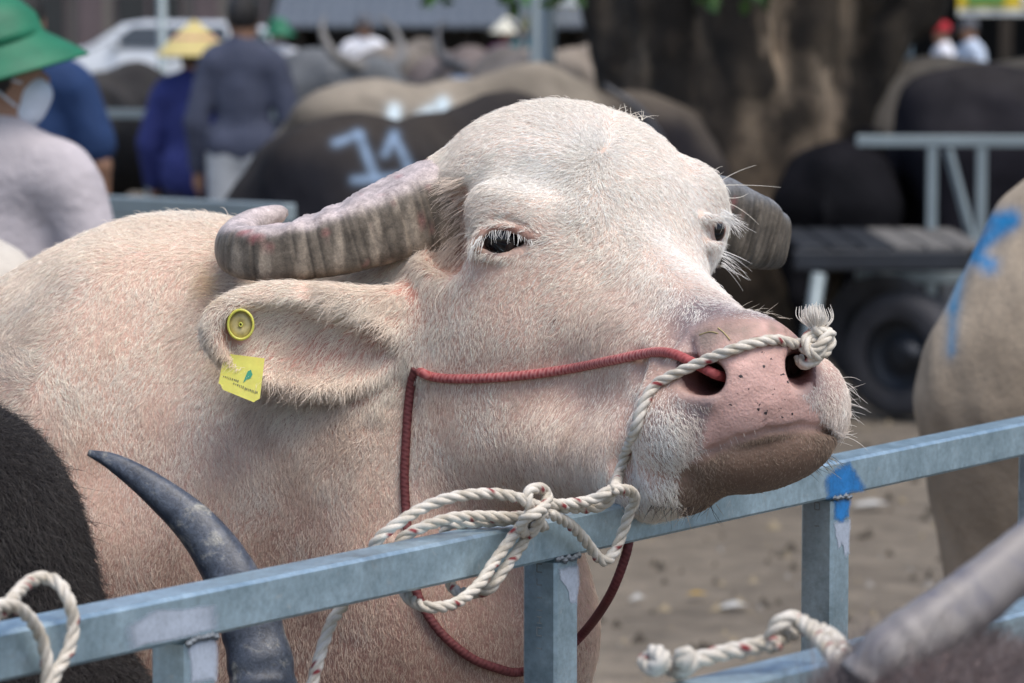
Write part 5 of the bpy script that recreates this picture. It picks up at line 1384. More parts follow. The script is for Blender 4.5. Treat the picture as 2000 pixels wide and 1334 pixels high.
d2 = g[:, :2] / (np.linalg.norm(g[:, :2], axis=1)[:, None] + 1e-6)
dv = np.stack([d2[:, 0] * ct - d2[:, 1] * st_, d2[:, 0] * st_ + d2[:, 1] * ct, np.zeros(NH)], 1)
dv -= nrm * (dv * nrm).sum(1)[:, None]; dv /= np.linalg.norm(dv, axis=1)[:, None] + 1e-6
L = 0.54 * g[:, 2] * rng.lognormal(0, 0.28, NH); lift = g[:, 3] * rng.lognormal(0, 0.45, NH) * 0.75
L = np.where(lip[fi], np.minimum(L, 12.0), L)
L *= np.clip(0.55 + pd[fi] / 55, 0.55, 1.0)
vl = np.exp(-(((root[:, 0] - 1030) / 100) ** 2 + ((root[:, 1] - 345) / 34) ** 2)); lift = lift + 0.35 * vl
wh = np.exp(-(((root[:, 0] - 1160) / 40) ** 2 + ((root[:, 1] - 300) / 40) ** 2)); lift = np.clip(lift + wh * 0.5, 0, 1.2)
curl = rng.normal(0, 0.20, NH) + 0.25 * snoise(root, 0.09, 28)
side = np.cross(nrm, dv)
T = np.array([0, 0.3, 0.65, 1.0])
pts = root[:, None, :] - nrm[:, None, :] * 1.0 + dv[:, None, :] * (L[:, None] * T)[..., None] * np.sqrt(np.clip(1 - lift ** 2 * 0.6, 0.3, 1))[:, None, None] \
    + nrm[:, None, :] * (L[:, None] * lift[:, None] * (T * 1.15 - 0.75 * T ** 2))[..., None] + side[:, None, :] * (L[:, None] * curl[:, None] * T ** 2)[..., None]
rad = np.clip(rng.lognormal(0, 0.25, NH), 0.5, 1.8)[:, None] * np.array([0.95, 0.9, 0.7, 0.18]) * 0.37 * KP
# hair colour: cream, whiter on brow and muzzle, tawnier low on the neck
hc = np.tile(np.array([0.88, 0.755, 0.63]), (NH, 1))
def hmix(col, w):
    global hc
    w = np.clip(w, 0, 1); w = w if w.ndim == 2 else w[:, None]; hc = hc * (1 - w) + np.array(col) * w
hmix((0.90, 0.85, 0.79), blob(root, (1120, 320), (300, 170)) + blob(root, (1360, 470), (110, 130)) + blob(root, (1250, 900), (60, 150)) + 0.9 * blob(root, (1620, 800), (90, 130)) + 0.7 * blob(root, (1380, 610), (140, 60)) + 0.6 * blob(root, (1300, 860), (130, 80)))
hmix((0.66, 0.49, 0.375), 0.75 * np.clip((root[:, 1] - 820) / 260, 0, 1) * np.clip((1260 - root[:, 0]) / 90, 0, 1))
hmix((0.70, 0.52, 0.40), 0.7 * blob(root, (870, 440), (60, 90)) + 0.6 * blob(root, (690, 850), (100, 70)) + 0.5 * blob(root, (1180, 840), (60, 60)) + 0.5 * blob(root, (740, 670), (40, 40)))
hmix((0.78, 0.56, 0.32), 0.7 * blob(root, (415, 560), (30, 40)) + 0.5 * blob(root, (440, 700), (40, 40)))
hmix((0.62, 0.58, 0.58), 0.6 * np.exp(-(pd[fi] / 26) ** 2))
lf = snoise(root, 0.010, 91) * 0.6 + snoise(root, 0.03, 92) * 0.5
hmix((0.52, 0.385, 0.30), np.clip(lf * 0.75, 0, 0.5) * np.clip((root[:, 1] - 480) / 150, 0, 1)); hmix((0.84, 0.79, 0.71), np.clip(-lf * 0.8, 0, 0.5))
hmix((0.33, 0.235, 0.17), 0.9 * (lip[fi])[:, None])
hmix((0.20, 0.14, 0.10), np.where(lip[fi] & (rng.random(NH) < 0.6), 0.75, 0.0))
hmix((0.30, 0.24, 0.22), np.where(rng.random(NH) < 0.015, 0.5, 0.0))
hmix((0.56, 0.40, 0.31), np.clip(snoise(root * np.array([1, .35, 1]), 0.045, 95) * 0.9 - 0.15, 0, 0.45) * np.clip((root[:, 1] - 620) / 180, 0, 1) * (root[:, 0] < 1230))
hc *= rng.lognormal(0, 0.09, NH)[:, None]
hc = np.clip(hc, 0.03, 0.92)

def hair_mat(name, rough=0.5):
    m, nt, b = mat_new(name)
    at = nt.nodes.new('ShaderNodeAttribute'); at.attribute_name = 'col'
    nt.links.new(at.outputs['Color'], b.inputs['Base Color'])
    b.inputs['Roughness'].default_value = 0.6; b.inputs['Specular IOR Level'].default_value = 0.15
    return m
COAT = hair_mat('coat_hair')
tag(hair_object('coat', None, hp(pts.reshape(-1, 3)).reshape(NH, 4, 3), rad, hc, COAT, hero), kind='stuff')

# --- longer single hairs: lashes, poll, whiskers
W_r, W_p, W_c = [], [], []
def strand(p0, d, ln, r, c, droop=0.25, n=5):
    p0 = np.array(p0, float); d = np.array(d, float); d /= np.linalg.norm(d)
    k = rng.normal(0, 0.16, 3); t = np.linspace(0, 1, n)
    q = p0 + d * (ln * t)[:, None] + np.array([0, 1, 0]) * (droop * ln * t ** 2)[:, None] + k * (ln * t ** 2)[:, None]
    W_p.append(q); W_r.append(r * np.linspace(1, 0.25, n)); W_c.append(c)
for i in range(62):                                                         # upper lashes
    t = rng.uniform(0, 4.4); k = int(t); f_ = t - k
    x = up[k][0] * (1 - f_) + up[k + 1][0] * f_; y = up[k][1] * (1 - f_) + up[k + 1][1] * f_
    s_ = (x - 985) / 60
    strand((x, y + rng.uniform(2, 6), ze1 - 5), (s_ * 0.35 - 0.12 + rng.normal(0, .12), 1.0, -0.75), rng.uniform(18, 34) * (1 - 0.25 * abs(s_)), 0.42, (0.80, 0.78, 0.74), 0.05)
for i in range(26):
    strand((rng.uniform(922, 945), rng.uniform(462, 486), ze1 - 2), (-0.4, 1, -0.4), rng.uniform(16, 30), 0.7, (0.80, 0.76, 0.70), 0.1)
for i in range(46):                                                         # far lashes
    strand((1408 + rng.uniform(-4, 8), rng.uniform(408, 432), 84), (1.0, rng.uniform(0.1, 0.9), -0.1), rng.uniform(22, 58), 0.7, (0.84, 0.82, 0.78), 0.15)
for i in range(22):
    strand((1410 + rng.uniform(-4, 6), rng.uniform(486, 520), 90), (1.0, rng.uniform(0.3, 0.9), 0), rng.uniform(20, 60), 0.6, (0.82, 0.80, 0.76), 0.15)
for (x, y, dx, dy, ln) in ((1386, 346, .5, -.9, 44), (1400, 360, .9, -.75, 75), (1410, 362, 1, -.05, 95), (1392, 352, .6, -.5, 30), (1415, 385, 1, .2, 60), (1418, 395, 1, .35, 70)):
    strand((x, y, 215), (dx, dy, 0), ln, 0.8, (0.80, 0.75, 0.66), 0.1, 6)
for i in range(260):                                                        # tuft at the whorl
    x, y = 1160 + rng.normal(0, 16), 298 + rng.normal(0, 14)
    strand((x, y, onq(x, y) - 1), (rng.normal(0, 1), rng.normal(0.1, 1), -0.45), rng.uniform(12, 24), 0.42, np.array((0.88, 0.83, 0.76)) * rng.uniform(.88, 1.05), 0.1)
for i in range(60):                                                         # stray poll hairs
    x = rng.uniform(1000, 1260); z = zs(x, 226) or 150
    y = 212 + ((x - 1100) / 150) ** 2 * 16
    strand((x, y + 6, 190), (rng.normal(0, 0.9), -0.7, rng.normal(0, .3)), rng.uniform(18, 46), 0.7, (0.80, 0.74, 0.64), 0.35)
for i in range(34):
    x = rng.uniform(870, 1000); strand((x, 330 - (x - 850) * 0.55 + 6, 180), (-1, -0.35 + rng.normal(0, .2), 0), rng.uniform(14, 34), 0.7, (0.78, 0.70, 0.6), 0.3)
for i in range(40):                                                         # muzzle whiskers
    x, y = rng.uniform(1600, 1655), rng.uniform(740, 870)
    strand((x, y, -300), (1, rng.uniform(-0.4, 0.6), -0.1), rng.uniform(20, 60), 0.6, (0.80, 0.76, 0.70), 0.25)
for i in range(12):
    x = rng.uniform(1440, 1530); strand((x, 606 + max(0, x - 1480) * 0.35, onq(x, 612 + max(0, x - 1480) * 0.35, -350)), (rng.uniform(.5, 1), rng.uniform(-0.8, 0.1), 0), rng.uniform(14, 40), 0.35, (0.72, 0.64, 0.52), 0.2)
for i in range(30):                                                         # dark chin bristles
    x, y = rng.uniform(1560, 1625), rng.uniform(895, 915); strand((x, y - (x - 1560) * 0.25, -310), (0.9, 0.5 + rng.normal(0, .2), 0), rng.uniform(20, 48), 0.55, (0.06, 0.05, 0.05) if i % 2 else (0.62, 0.52, 0.38), 0.15)
for i in range(44):
    x = rng.uniform(1240, 1400); strand((x, 992 - abs(x - 1330) * 0.1, onz(x, 985, -330)), (rng.normal(-.3, .6), 1, 0), rng.uniform(18, 46), 0.55, (0.07, 0.055, 0.05) if i % 3 else (0.45, 0.35, 0.26), 0.0)
for i in range(18):                                                         # upper-lip fringe
    x = rng.uniform(1330, 1480); y = np.interp(x, [1330, 1392, 1440, 1500], [906, 880, 858, 842]); strand((x, y - 8, onz(x, y - 8) - 1), (0.35, 1, -0.2), rng.uniform(8, 18), 0.5, (0.60, 0.52, 0.46), 0.0)
for i in range(440):                                                        # long hair swept over the horn root
    x, y = rng.uniform(868, 912), rng.uniform(345, 505); z = onq(x, y, 60.0)
    strand((x, y, min(z, 90) - 1), (-0.85, 0.15 + 0.75 * (y - 345) / 160, -0.25), rng.uniform(26, 58), 0.5, np.array((0.82, 0.69, 0.58)) * rng.uniform(.85, 1.1), 0.12)
W_p = np.array([np.pad(q, ((0, 6 - len(q)), (0, 0)), mode='edge') if len(q) < 6 else q for q in W_p])
W_r = np.array([np.pad(q, (0, 6 - len(q)), mode='edge') if len(q) < 6 else q for q in W_r]) * KP
nW = len(W_p)
tag(hair_object('lashes_and_whiskers', None, hp(W_p.reshape(-1, 3)).reshape(nW, 6, 3), W_r, np.array(W_c), COAT, hero), kind='stuff')
# ================================================================ galvanised fence in front
m, nt, b = mat_new('galvanised_steel')
n1 = noise_node(nt, 18, 6, 0.7); n2 = noise_node(nt, 140, 5, 0.7)
r1 = ramp(nt, n1.outputs[0], [(0.28, (0.29, 0.41, 0.48)), (0.72, (0.50, 0.64, 0.72))])  # bluish base: the sky's reflection is tinted into the steel colour
r2 = ramp(nt, n2.outputs[0], [(0.3, (0.80, 0.80, 0.80)), (0.7, (1.14, 1.14, 1.14))])
o1 = mixc(nt, r1.outputs[0], r2.outputs[0], 1, 'MULTIPLY')
n7 = noise_node(nt, 55, 6, 0.75, dist=1.2); r7 = ramp(nt, n7.outputs[0], [(0.60, (0, 0, 0)), (0.74, (1, 1, 1))]); o1 = mixc(nt, o1, (0.55, 0.60, 0.62), r7.outputs[0])
n8 = noise_node(nt, 7, 6, 0.7, dist=0.5); r8 = ramp(nt, n8.outputs[0], [(0.58, (0, 0, 0)), (0.80, (0.55, 0.55, 0.55))]); o1 = mixc(nt, o1, (0.17, 0.17, 0.15), r8.outputs[0])
nt.links.new(o1, b.inputs['Base Color'])
b.inputs['Metallic'].default_value = 0.72
r3 = ramp(nt, n1.outputs[0], [(0.3, (0.34,) * 3), (0.7, (0.50,) * 3)]); nt.links.new(r3.outputs[0], b.inputs['Roughness'])
bump(nt, b, n2.outputs[0], 0.10, 0.0008); n5 = noise_node(nt, 4, 2, 0.5); bump(nt, b, n5.outputs[0], 0.2, 0.006)
STEEL = m
m, nt, b = mat_new('silver_paint')
n1 = noise_node(nt, 60, 5, 0.7); r1 = ramp(nt, n1.outputs[0], [(0.3, (0.38, 0.43, 0.50)), (0.7, (0.50, 0.54, 0.60))]); nt.links.new(r1.outputs[0], b.inputs['Base Color']); b.inputs['Roughness'].default_value = 0.55; b.inputs['Metallic'].default_value = 0.2
SILVER = m
BLUESPRAY = simple('blue_spray_paint', (0.012, 0.20, 0.52), 0.55, var=0.25, scale=60)
INK = simple('stamp_ink', (0.22, 0.25, 0.26), 0.7)

RB, RT = 1.10, 0.04                          # rail underside height, tube size
RA = WP(0, 2.824, RB); RC = WP(2000, 4.294, RB)
rd = RC - RA; rd[2] = 0; rd /= np.linalg.norm(rd)                  # along the rail
rn = np.array([rd[1], -rd[0], 0.0])                                # out of the front face, towards the camera
RR = np.stack([rd, -rn, np.array([0, 0, 1.0])], 1)
def col_on_rail(x, off=0.0):
    """point of the front lower rail edge in photo column x"""
    # solve RA + t*rd (+off*rn) projecting to x
    lo_, hi_ = -3.0, 6.0
    for _ in range(60):
        t = (lo_ + hi_) / 2; q = RA + rd * t + rn * off - CAM
        if 1000 + F * q[0] / (q @ FW_) < x: lo_ = t
        else: hi_ = t
    return RA + rd * t + rn * off
def rail_pt(x, y, off=0.0):
    """point at pixel (x, y) on the plane of the rail's front face (+off towards the camera)"""
    d = P(x, y, 1.0) - CAM; q = RA + rn * off
    return CAM + d * (((q - CAM) @ rn) / (d @ rn))
fence = empty('steel_fence', (RA[0], RA[1], 0))
FL = np.array([RA[0], RA[1], 0.0])
tag(fence, 'galvanised square-tube rail fence that the pale buffalo rests its chin over', 'fence')
def bar(name, parent, c0, c1, size, R=None, mat=STEEL, base=FL, bev=0.003):
    c0 = np.array(c0); c1 = np.array(c1); ln = np.linalg.norm(c1 - c0)
    mb = MB().box((c0 + c1) / 2 - base, (ln, size[0], size[1]), R, bev)
    return mb.build(name, mat, parent)
a0 = RA - rd * 1.2 - rn * RT / 2 + np.array([0, 0, RT / 2]); a1 = RA + rd * 4.0 - rn * RT / 2 + np.array([0, 0, RT / 2])
top_rail = bar('top_rail', fence, a0, a1, (RT, RT), RR)
for hgt in (0.66, 0.24):
    bar('lower_rail', fence, a0 + [0, 0, hgt - RB], a1 + [0, 0, hgt - RB], (RT * 0.9, RT), RR)
PR = np.stack([rd, -rn, np.array([0, 0, 1.0])], 1)
posts = []
for xl in (-480, 289, 1013, 1560, 1988):
    # left visible edge of a post is its rear-left corner: use the edge between its two visible faces instead
    xe = {289: 364, 1013: 1086, 1560: 1626, 1988: 2046, -480: -404}[xl]
    q = col_on_rail(xe, -0.0015)
    cpos = q + rd * 0.02 - rn * 0.02
    mb = MB().box(np.array([cpos[0], cpos[1], RB / 2 - 0.001]) - FL, (0.04, 0.04, RB), PR, 0.003)
    p_ = mb.build('post', STEEL, fence); posts.append((p_, q))
# weld beads under the rail
WELD = simple('weld_bead', (0.16, 0.18, 0.20), 0.6, 0.5, 0.4, 200)
for (p_, q) in posts:
    mb = MB(); r_ = np.random.default_rng(int(abs(q[0]) * 1000))
    for k in range(7):
        c = q + rd * (0.002 + k * 0.006) + rn * 0.001 - FL; c[2] = RB + r_.uniform(-0.003, 0.001)
        v, f = sweep(np.array([c - rd * 0.004, c, c + rd * 0.004]), [0.0012, 0.0034 * r_.uniform(.7, 1.2), 0.0012], 6); mb.add(v, f)
    mb.build('weld', WELD, p_)
# silver touch-up paint: irregular thin patches lying on the faces
def decal_mat(name, c, var=0.2):
    """paint film whose cover thins out towards its edge"""
    m, nt, b = mat_new(name)
    at = nt.nodes.new('ShaderNodeAttribute'); at.attribute_name = 'col'
    n = noise_node(nt, 240, 5, 0.7); n2 = noise_node(nt, 40, 4, 0.6)
    r = ramp(nt, n2.outputs[0], [(0.3, tuple(q * (1 - var) for q in c)), (0.7, tuple(q * (1 + var) for q in c))])
    nt.links.new(r.outputs[0], b.inputs['Base Color']); b.inputs['Roughness'].default_value = 0.5
    sep = nt.nodes.new('ShaderNodeSeparateColor'); nt.links.new(at.outputs['Color'], sep.inputs[0])
    mth = nt.nodes.new('ShaderNodeMath'); mth.operation = 'MULTIPLY_ADD'; mth.inputs[1].default_value = 0.9; nt.links.new(n.outputs[0], mth.inputs[0]); mth.inputs[2].default_value = -0.45
    ad = nt.nodes.new('ShaderNodeMath'); ad.operation = 'ADD'; nt.links.new(sep.outputs[0], ad.inputs[0]); nt.links.new(mth.outputs[0], ad.inputs[1]); ad.use_clamp = True
    nt.links.new(ad.outputs[0], b.inputs['Alpha']); return m
BLUESPRAY = decal_mat('blue_spray_paint', (0.012, 0.17, 0.46), 0.3); SILVER = decal_mat('silver_paint', (0.40, 0.45, 0.53), 0.12)
def patch(name, outline, off, mat, parent, soft=0.72):
    c = np.mean(outline, 0); P3 = []
    for i in range(len(outline)):
        a, b_ = np.array(outline[i], float), np.array(outline[(i + 1) % len(outline)], float)
        for t in (0, .25, .5, .75): P3.append(a + (b_ - a) * t + rng.normal(0, 1.6, 2))
    P3 = np.array(P3); n_ = len(P3); w = []; al = []
    for sc, a_ in ((1.0, 0.0), ((1 + soft) / 2, 0.55), (soft, 0.9)):
        for q in P3: w.append(rail_pt(*(c + (q - c) * sc), off) - FL); al.append(a_)
    w.append(rail_pt(c[0], c[1], off) - FL); al.append(1.0)
    f = []
    for r_ in range(2):
        for i in range(n_): f.append((r_ * n_ + i, r_ * n_ + (i + 1) % n_, (r_ + 1) * n_ + (i + 1) % n_, (r_ + 1) * n_ + i))
    f += [(2 * n_ + i, 2 * n_ + (i + 1) % n_, 3 * n_) for i in range(n_)]
    return mesh_obj(name, w, f, mat, parent, False, np.repeat(np.array(al)[:, None], 3, 1))
patch('paint_touch_up', [(242, 1225), (300, 1190), (425, 1178), (433, 1226), (370, 1247), (250, 1268)], 0.0005, SILVER, top_rail)
patch('paint_touch_up', [(1090, 1108), (1132, 1100), (1131, 1185), (1116, 1180), (1104, 1145), (1092, 1130)], -0.0010, SILVER, posts[2][0])
patch('paint_touch_up', [(1628, 1015), (1662, 1010), (1661, 1080), (1652, 1090), (1645, 1060), (1638, 1078), (1630, 1045)], -0.0010, SILVER, posts[3][0])
patch('paint_touch_up', [(368, 1250), (428, 1240), (428, 1334), (368, 1340)], -0.0010, SILVER, posts[1][0])
patch('blue_spray_mark', [(1608, 938), (1632, 908), (1660, 900), (1678, 922), (1692, 952), (1690, 962), (1640, 972), (1610, 978)], 0.0005, BLUESPRAY, top_rail, 0.6)
patch('blue_spray_mark', [(1627, 972), (1663, 966), (1662, 1010), (1645, 1022), (1628, 1016)], -0.0008, BLUESPRAY, posts[3][0], 0.5)
# stamped lettering down the left face of two posts (worn away in the photograph; only strokes remain)
def stamp(post, q, rows, s_mid):
    mb = MB()
    for (z, strokes) in rows:
        for (u0, v0, u1, v1) in strokes:
            w_ = 0.0007
            a = np.array([u0, v0]); b_ = np.array([u1, v1]); d = b_ - a; nn = np.array([-d[1], d[0]]) / (np.linalg.norm(d) + 1e-9) * w_
            pts_ = []
            for c in (a + nn, b_ + nn, b_ - nn, a - nn):
                pts_.append(q - rd * 0.0006 - rn * (s_mid - c[0]) + np.array([0, 0, z - RB + c[1]]) - FL)
            mb.add(pts_, [(0, 1, 2, 3)])
    mb.build('stamped_lettering', INK, post)
G_ = {'C': [(0, 0, 0, .008), (0, 0, .006, 0), (0, .008, .006, .008)], 'O': [(0, 0, 0, .008), (.006, 0, .006, .008), (0, 0, .006, 0), (0, .008, .006, .008)],
      'H': [(0, 0, .006, 0), (0, .006, .006, .006), (.003, 0, .003, .006)], 'I': [(0, 0, .006, 0)], 'L': [(0, 0, .006, 0), (0, 0, 0, .006)], 'E': [(0, 0, 0, .007), (.006, 0, .006, .007), (.003, 0, .003, .007), (0, 0, .006, 0)]}
stamp(posts[2][0], posts[2][1], [(RB - .014 - .0125 * i, G_[g_]) for i, g_ in enumerate('CLIIHCI')], 0.022)
stamp(posts[3][0], posts[3][1], [(RB - .014 - .018 * i, G_[g_]) for i, g_ in enumerate('OI')], 0.022)

# ---------------------------------------------------------------- second, nearer fence at the lower right
f2 = empty('steel_fence', (0, 0, 0))
tag(f2, 'second galvanised rail, cut by the bottom edge behind the blurred grey horn', 'fence')
q0 = P(1450, 1313, 2.72); q1 = P(1960, 1192, 3.02)
d2_ = q1 - q0; d2_[2] = 0; d2_ /= np.linalg.norm(d2_); zt2 = (q0[2] + q1[2]) / 2
R2 = np.stack([d2_, np.array([-d2_[1], d2_[0], 0]), np.array([0, 0, 1.0])], 1)
f2.location = (q0[0], q0[1], 0); F2 = np.array([q0[0], q0[1], 0.0])
def f2bar(zc, name):
    c = np.array([q0[0], q0[1], zc]); return bar(name, f2, c - d2_ * 1.5, c + d2_ * 3.0, (0.045, 0.045), R2, STEEL, F2)
rail2 = f2bar(zt2 - 0.0225, 'top_rail'); f2bar(zt2 - 0.5, 'lower_rail'); f2bar(zt2 - 0.095, 'second_rail')
for t in (-1.3, 1.45, 2.6):
    c = q0 + d2_ * t; mb = MB().box(np.array([c[0], c[1], (zt2 - 0.045) / 2]) - F2, (0.04, 0.04, zt2 - 0.046), R2, 0.003); mb.build('post', STEEL, f2)
# ================================================================ ropes
m, nt, b = mat_new('white_rope')
at = nt.nodes.new('ShaderNodeAttribute'); at.attribute_name = 'col'
n1 = noise_node(nt, 45, 5, 0.7); r1 = ramp(nt, n1.outputs[0], [(0.3, (0.66, 0.60, 0.50)), (0.62, (1.06, 1.05, 1.03))])
o1 = mixc(nt, at.outputs['Color'], r1.outputs[0], 1, 'MULTIPLY'); nt.links.new(o1, b.inputs['Base Color']); b.inputs['Roughness'].default_value = 0.75
n2 = noise_node(nt, 900, 3, 0.6); bump(nt, b, n2.outputs[0], 0.5, 0.0008)
ROPE = m

def twisted(path_w, r, pitch=0.040, seed=0, base=(0.64, 0.60, 0.54), flecks=True):
    """three-strand rope along world points; returns verts, faces, colours"""
    p, s = catmull(path_w, pitch / 13)
    t, u, w = frames(p)
    V, Fc, Cc = [], [], []
    r0 = np.random.default_rng(seed); ph0 = r0.uniform(0, 6.28)
    n = 8; a = np.arange(n) * 2 * math.pi / n
    fl_next = r0.uniform(0, 0.04, 3)
    for k in range(3):
        ang = ph0 + 2 * math.pi * k / 3 + 2 * math.pi * s / pitch
        c = p + (np.cos(ang)[:, None] * u + np.sin(ang)[:, None] * w) * (r * 0.50)
        rr = r * 0.56 * (1 + 0.05 * np.sin(s * 900 + k))
        v, f = sweep(c, rr, n)
        col = np.tile(np.array(base), (len(v), 1)) * (0.93 + 0.10 * r0.random((len(v), 1)))
        if flecks and k < 2:
            per = 0.055 if k == 0 else 0.075
            on = ((s + fl_next[k]) % per) < 0.0065
            tt = np.gradient(c, axis=0); 
            for j in (): 
                jj = (j + (np.round(s / pitch * 0).astype(int))) % n
                idx = np.arange(len(s)) * n + jj
                col[idx[on]] = (0.24, 0.03, 0.035)
            # mark the vertex that looks outwards of the rope
            out = (c - p) / (np.linalg.norm(c - p, axis=1)[:, None] + 1e-9)
            vv = v.reshape(len(s), n, 3) - c[:, None, :]
            best = (vv * out[:, None, :]).sum(-1).argmax(1)
            for sft in (0, 1):
                idx = np.arange(len(s)) * n + (best + sft) % n
                col[idx[on]] = (0.24, 0.03, 0.035)
        b0 = sum(len(q) for q in V)
        V.append(v); Fc += [[b0 + i for i in q] for q in f]; Cc.append(col)
    return np.vstack(V), Fc, np.vstack(Cc)

def rope_obj(name, paths, r, label, cat='rope', seed=0, group=None, pitch=0.040, base=(0.64, 0.60, 0.54), extra=None):
    o0 = np.array(paths[0][0])
    root = empty(name, o0); tag(root, label, cat, group)
    for i, pth in enumerate(paths):
        pth = np.asarray(pth)
        v, f, c = twisted(pth, r, pitch, seed + i, base)
        mesh_obj('length' if i == 0 else 'loop', v - o0, f, ROPE, root, True, c)
    return root

def H3(x, y, lift=10):
    return tuple(PX([(x, y, onz(x, y) - lift)])[0])
def RP(x, y, off): return tuple(rail_pt(x, y, off))
def PZ(x, y, z): return tuple(PX([(x, y, z)])[0])

rw = 0.0055
RTOP = lambda x, y: None
def behind(x, y, d=0.055): return RP(x, y, -d)
# lead rope: nose knot, over the nose, down the cheek, to the knot on the rail
kz = rail_pt(1050, 1000, 0.012)
lead = [PZ(1602, 652, -440), PZ(1588, 662, -455), H3(1556, 672, 20), H3(1520, 664, 12), H3(1480, 668, 12), H3(1430, 683, 12), H3(1385, 700, 13), H3(1350, 716, 22), H3(1315, 732, 14),
        H3(1280, 752, 13), H3(1256, 790, 13), H3(1240, 840, 13), H3(1222, 885, 13), H3(1208, 930, 14), RP(1197, 962, 0.045), RP(1180, 985, 0.04), RP(1150, 992, 0.03), RP(1100, 992, 0.022), RP(1060, 992, 0.02)]
lead2 = [RP(1196, 955, 0.052), RP(1176, 966, 0.048), RP(1150, 978, 0.038), RP(1100, 985, 0.03), RP(1064, 982, 0.024)]
loop1 = [RP(1062, 992, 0.03), RP(1040, 985, 0.034), RP(1010, 972, 0.030), RP(960, 964, 0.018), RP(890, 970, 0.0), RP(830, 990, -0.02), RP(780, 1020, -0.032), RP(740, 1052, -0.046), RP(722, 1085, -0.056), RP(700, 1130, -0.058), RP(668, 1185, -0.056), RP(648, 1215, -0.052), RP(628, 1270, -0.05), RP(606, 1350, -0.05)]
loop2 = [RP(1045, 1005, 0.022), RP(1000, 1010, 0.006), RP(940, 1008, -0.01), RP(880, 1012, -0.024), RP(820, 1032, -0.04), RP(786, 1052, -0.05), RP(772, 1085, -0.056), RP(782, 1135, -0.056), RP(800, 1170, -0.03), RP(840, 1186, 0.006), RP(890, 1178, 0.012), RP(935, 1142, 0.012), RP(965, 1098, 0.012), RP(1000, 1050, 0.014), RP(1030, 1012, 0.020), RP(1048, 985, 0.026)]
loop3 = [RP(1052, 1008, 0.02), RP(1022, 1060, 0.016), RP(985, 1112, 0.012), RP(955, 1150, 0.004), RP(915, 1158, -0.03), RP(884, 1148, -0.056), RP(870, 1090, -0.058), RP(870, 1030, -0.052), RP(905, 1022, -0.034), RP(970, 1018, -0.01), RP(1040, 1012, 0.012)]
vee = [RP(1072, 1002, 0.028), RP(1110, 1022, 0.022), RP(1140, 1052, 0.016), RP(1165, 1085, 0.014), RP(1182, 1096, 0.016), RP(1200, 1078, 0.016), RP(1216, 1040, 0.02), RP(1230, 1000, 0.03), RP(1240, 975, 0.04), RP(1232, 960, 0.048), RP(1212, 956, 0.054), RP(1196, 958, 0.056)]
knot = [RP(1062, 1030, 0.018), RP(1046, 1010, 0.03), RP(1030, 982, 0.034), RP(1032, 962, 0.034), RP(1050, 953, 0.032), RP(1068, 962, 0.032), RP(1066, 985, 0.038), RP(1048, 1002, 0.044), RP(1026, 1012, 0.036), RP(1018, 1030, 0.024), RP(1030, 1044, 0.02), RP(1046, 1030, 0.03), RP(1056, 1006, 0.04), RP(1060, 985, 0.03)]
nose_knot = [PZ(1560, 700, -430), PZ(1572, 712, -455), PZ(1595, 700, -468), PZ(1606, 672, -455), PZ(1592, 650, -440), PZ(1575, 662, -462), PZ(1584, 690, -478), PZ(1604, 694, -462), PZ(1622, 672, -445), PZ(1618, 650, -440), PZ(1600, 648, -462), PZ(1590, 640, -450)]
nose_k2 = [PZ(1566, 676, -440), PZ(1580, 684, -470), PZ(1600, 676, -478), PZ(1616, 656, -464), PZ(1624, 650, -450)]
root = rope_obj('lead_rope', [lead, lead2, loop1, loop2, loop3, vee, knot, nose_knot, nose_k2], rw, 'white twisted rope with red flecks tied over the nose and knotted to the rail', 'rope', 5)
# frayed end
ro = np.array(lead[0]); fr = []; frr = []
for i in range(260):
    a = rng.normal(0, 1, 2); b0 = np.array([1594, 640, -450.0]) + np.array([a[0] * 5, rng.normal(0, 3), a[1] * 5])
    e0 = np.array([1588, 604, -450.0]) + np.array([a[0] * 11, rng.normal(0, 5), a[1] * 11]); mid = (b0 + e0) / 2 + np.array([a[0] * 4, 0, a[1] * 4])
    fr.append(np.stack([b0, mid, e0])); frr.append(np.array([0.9, 0.8, 0.5]) * KP)
fr = np.array(fr)
tag(hair_object('frayed_end', None, (PX(fr.reshape(-1, 3)) - ro).reshape(-1, 3, 3), np.array(frr), np.tile(np.array([0.74, 0.69, 0.62]), (260, 1)), COAT, root), kind='stuff')

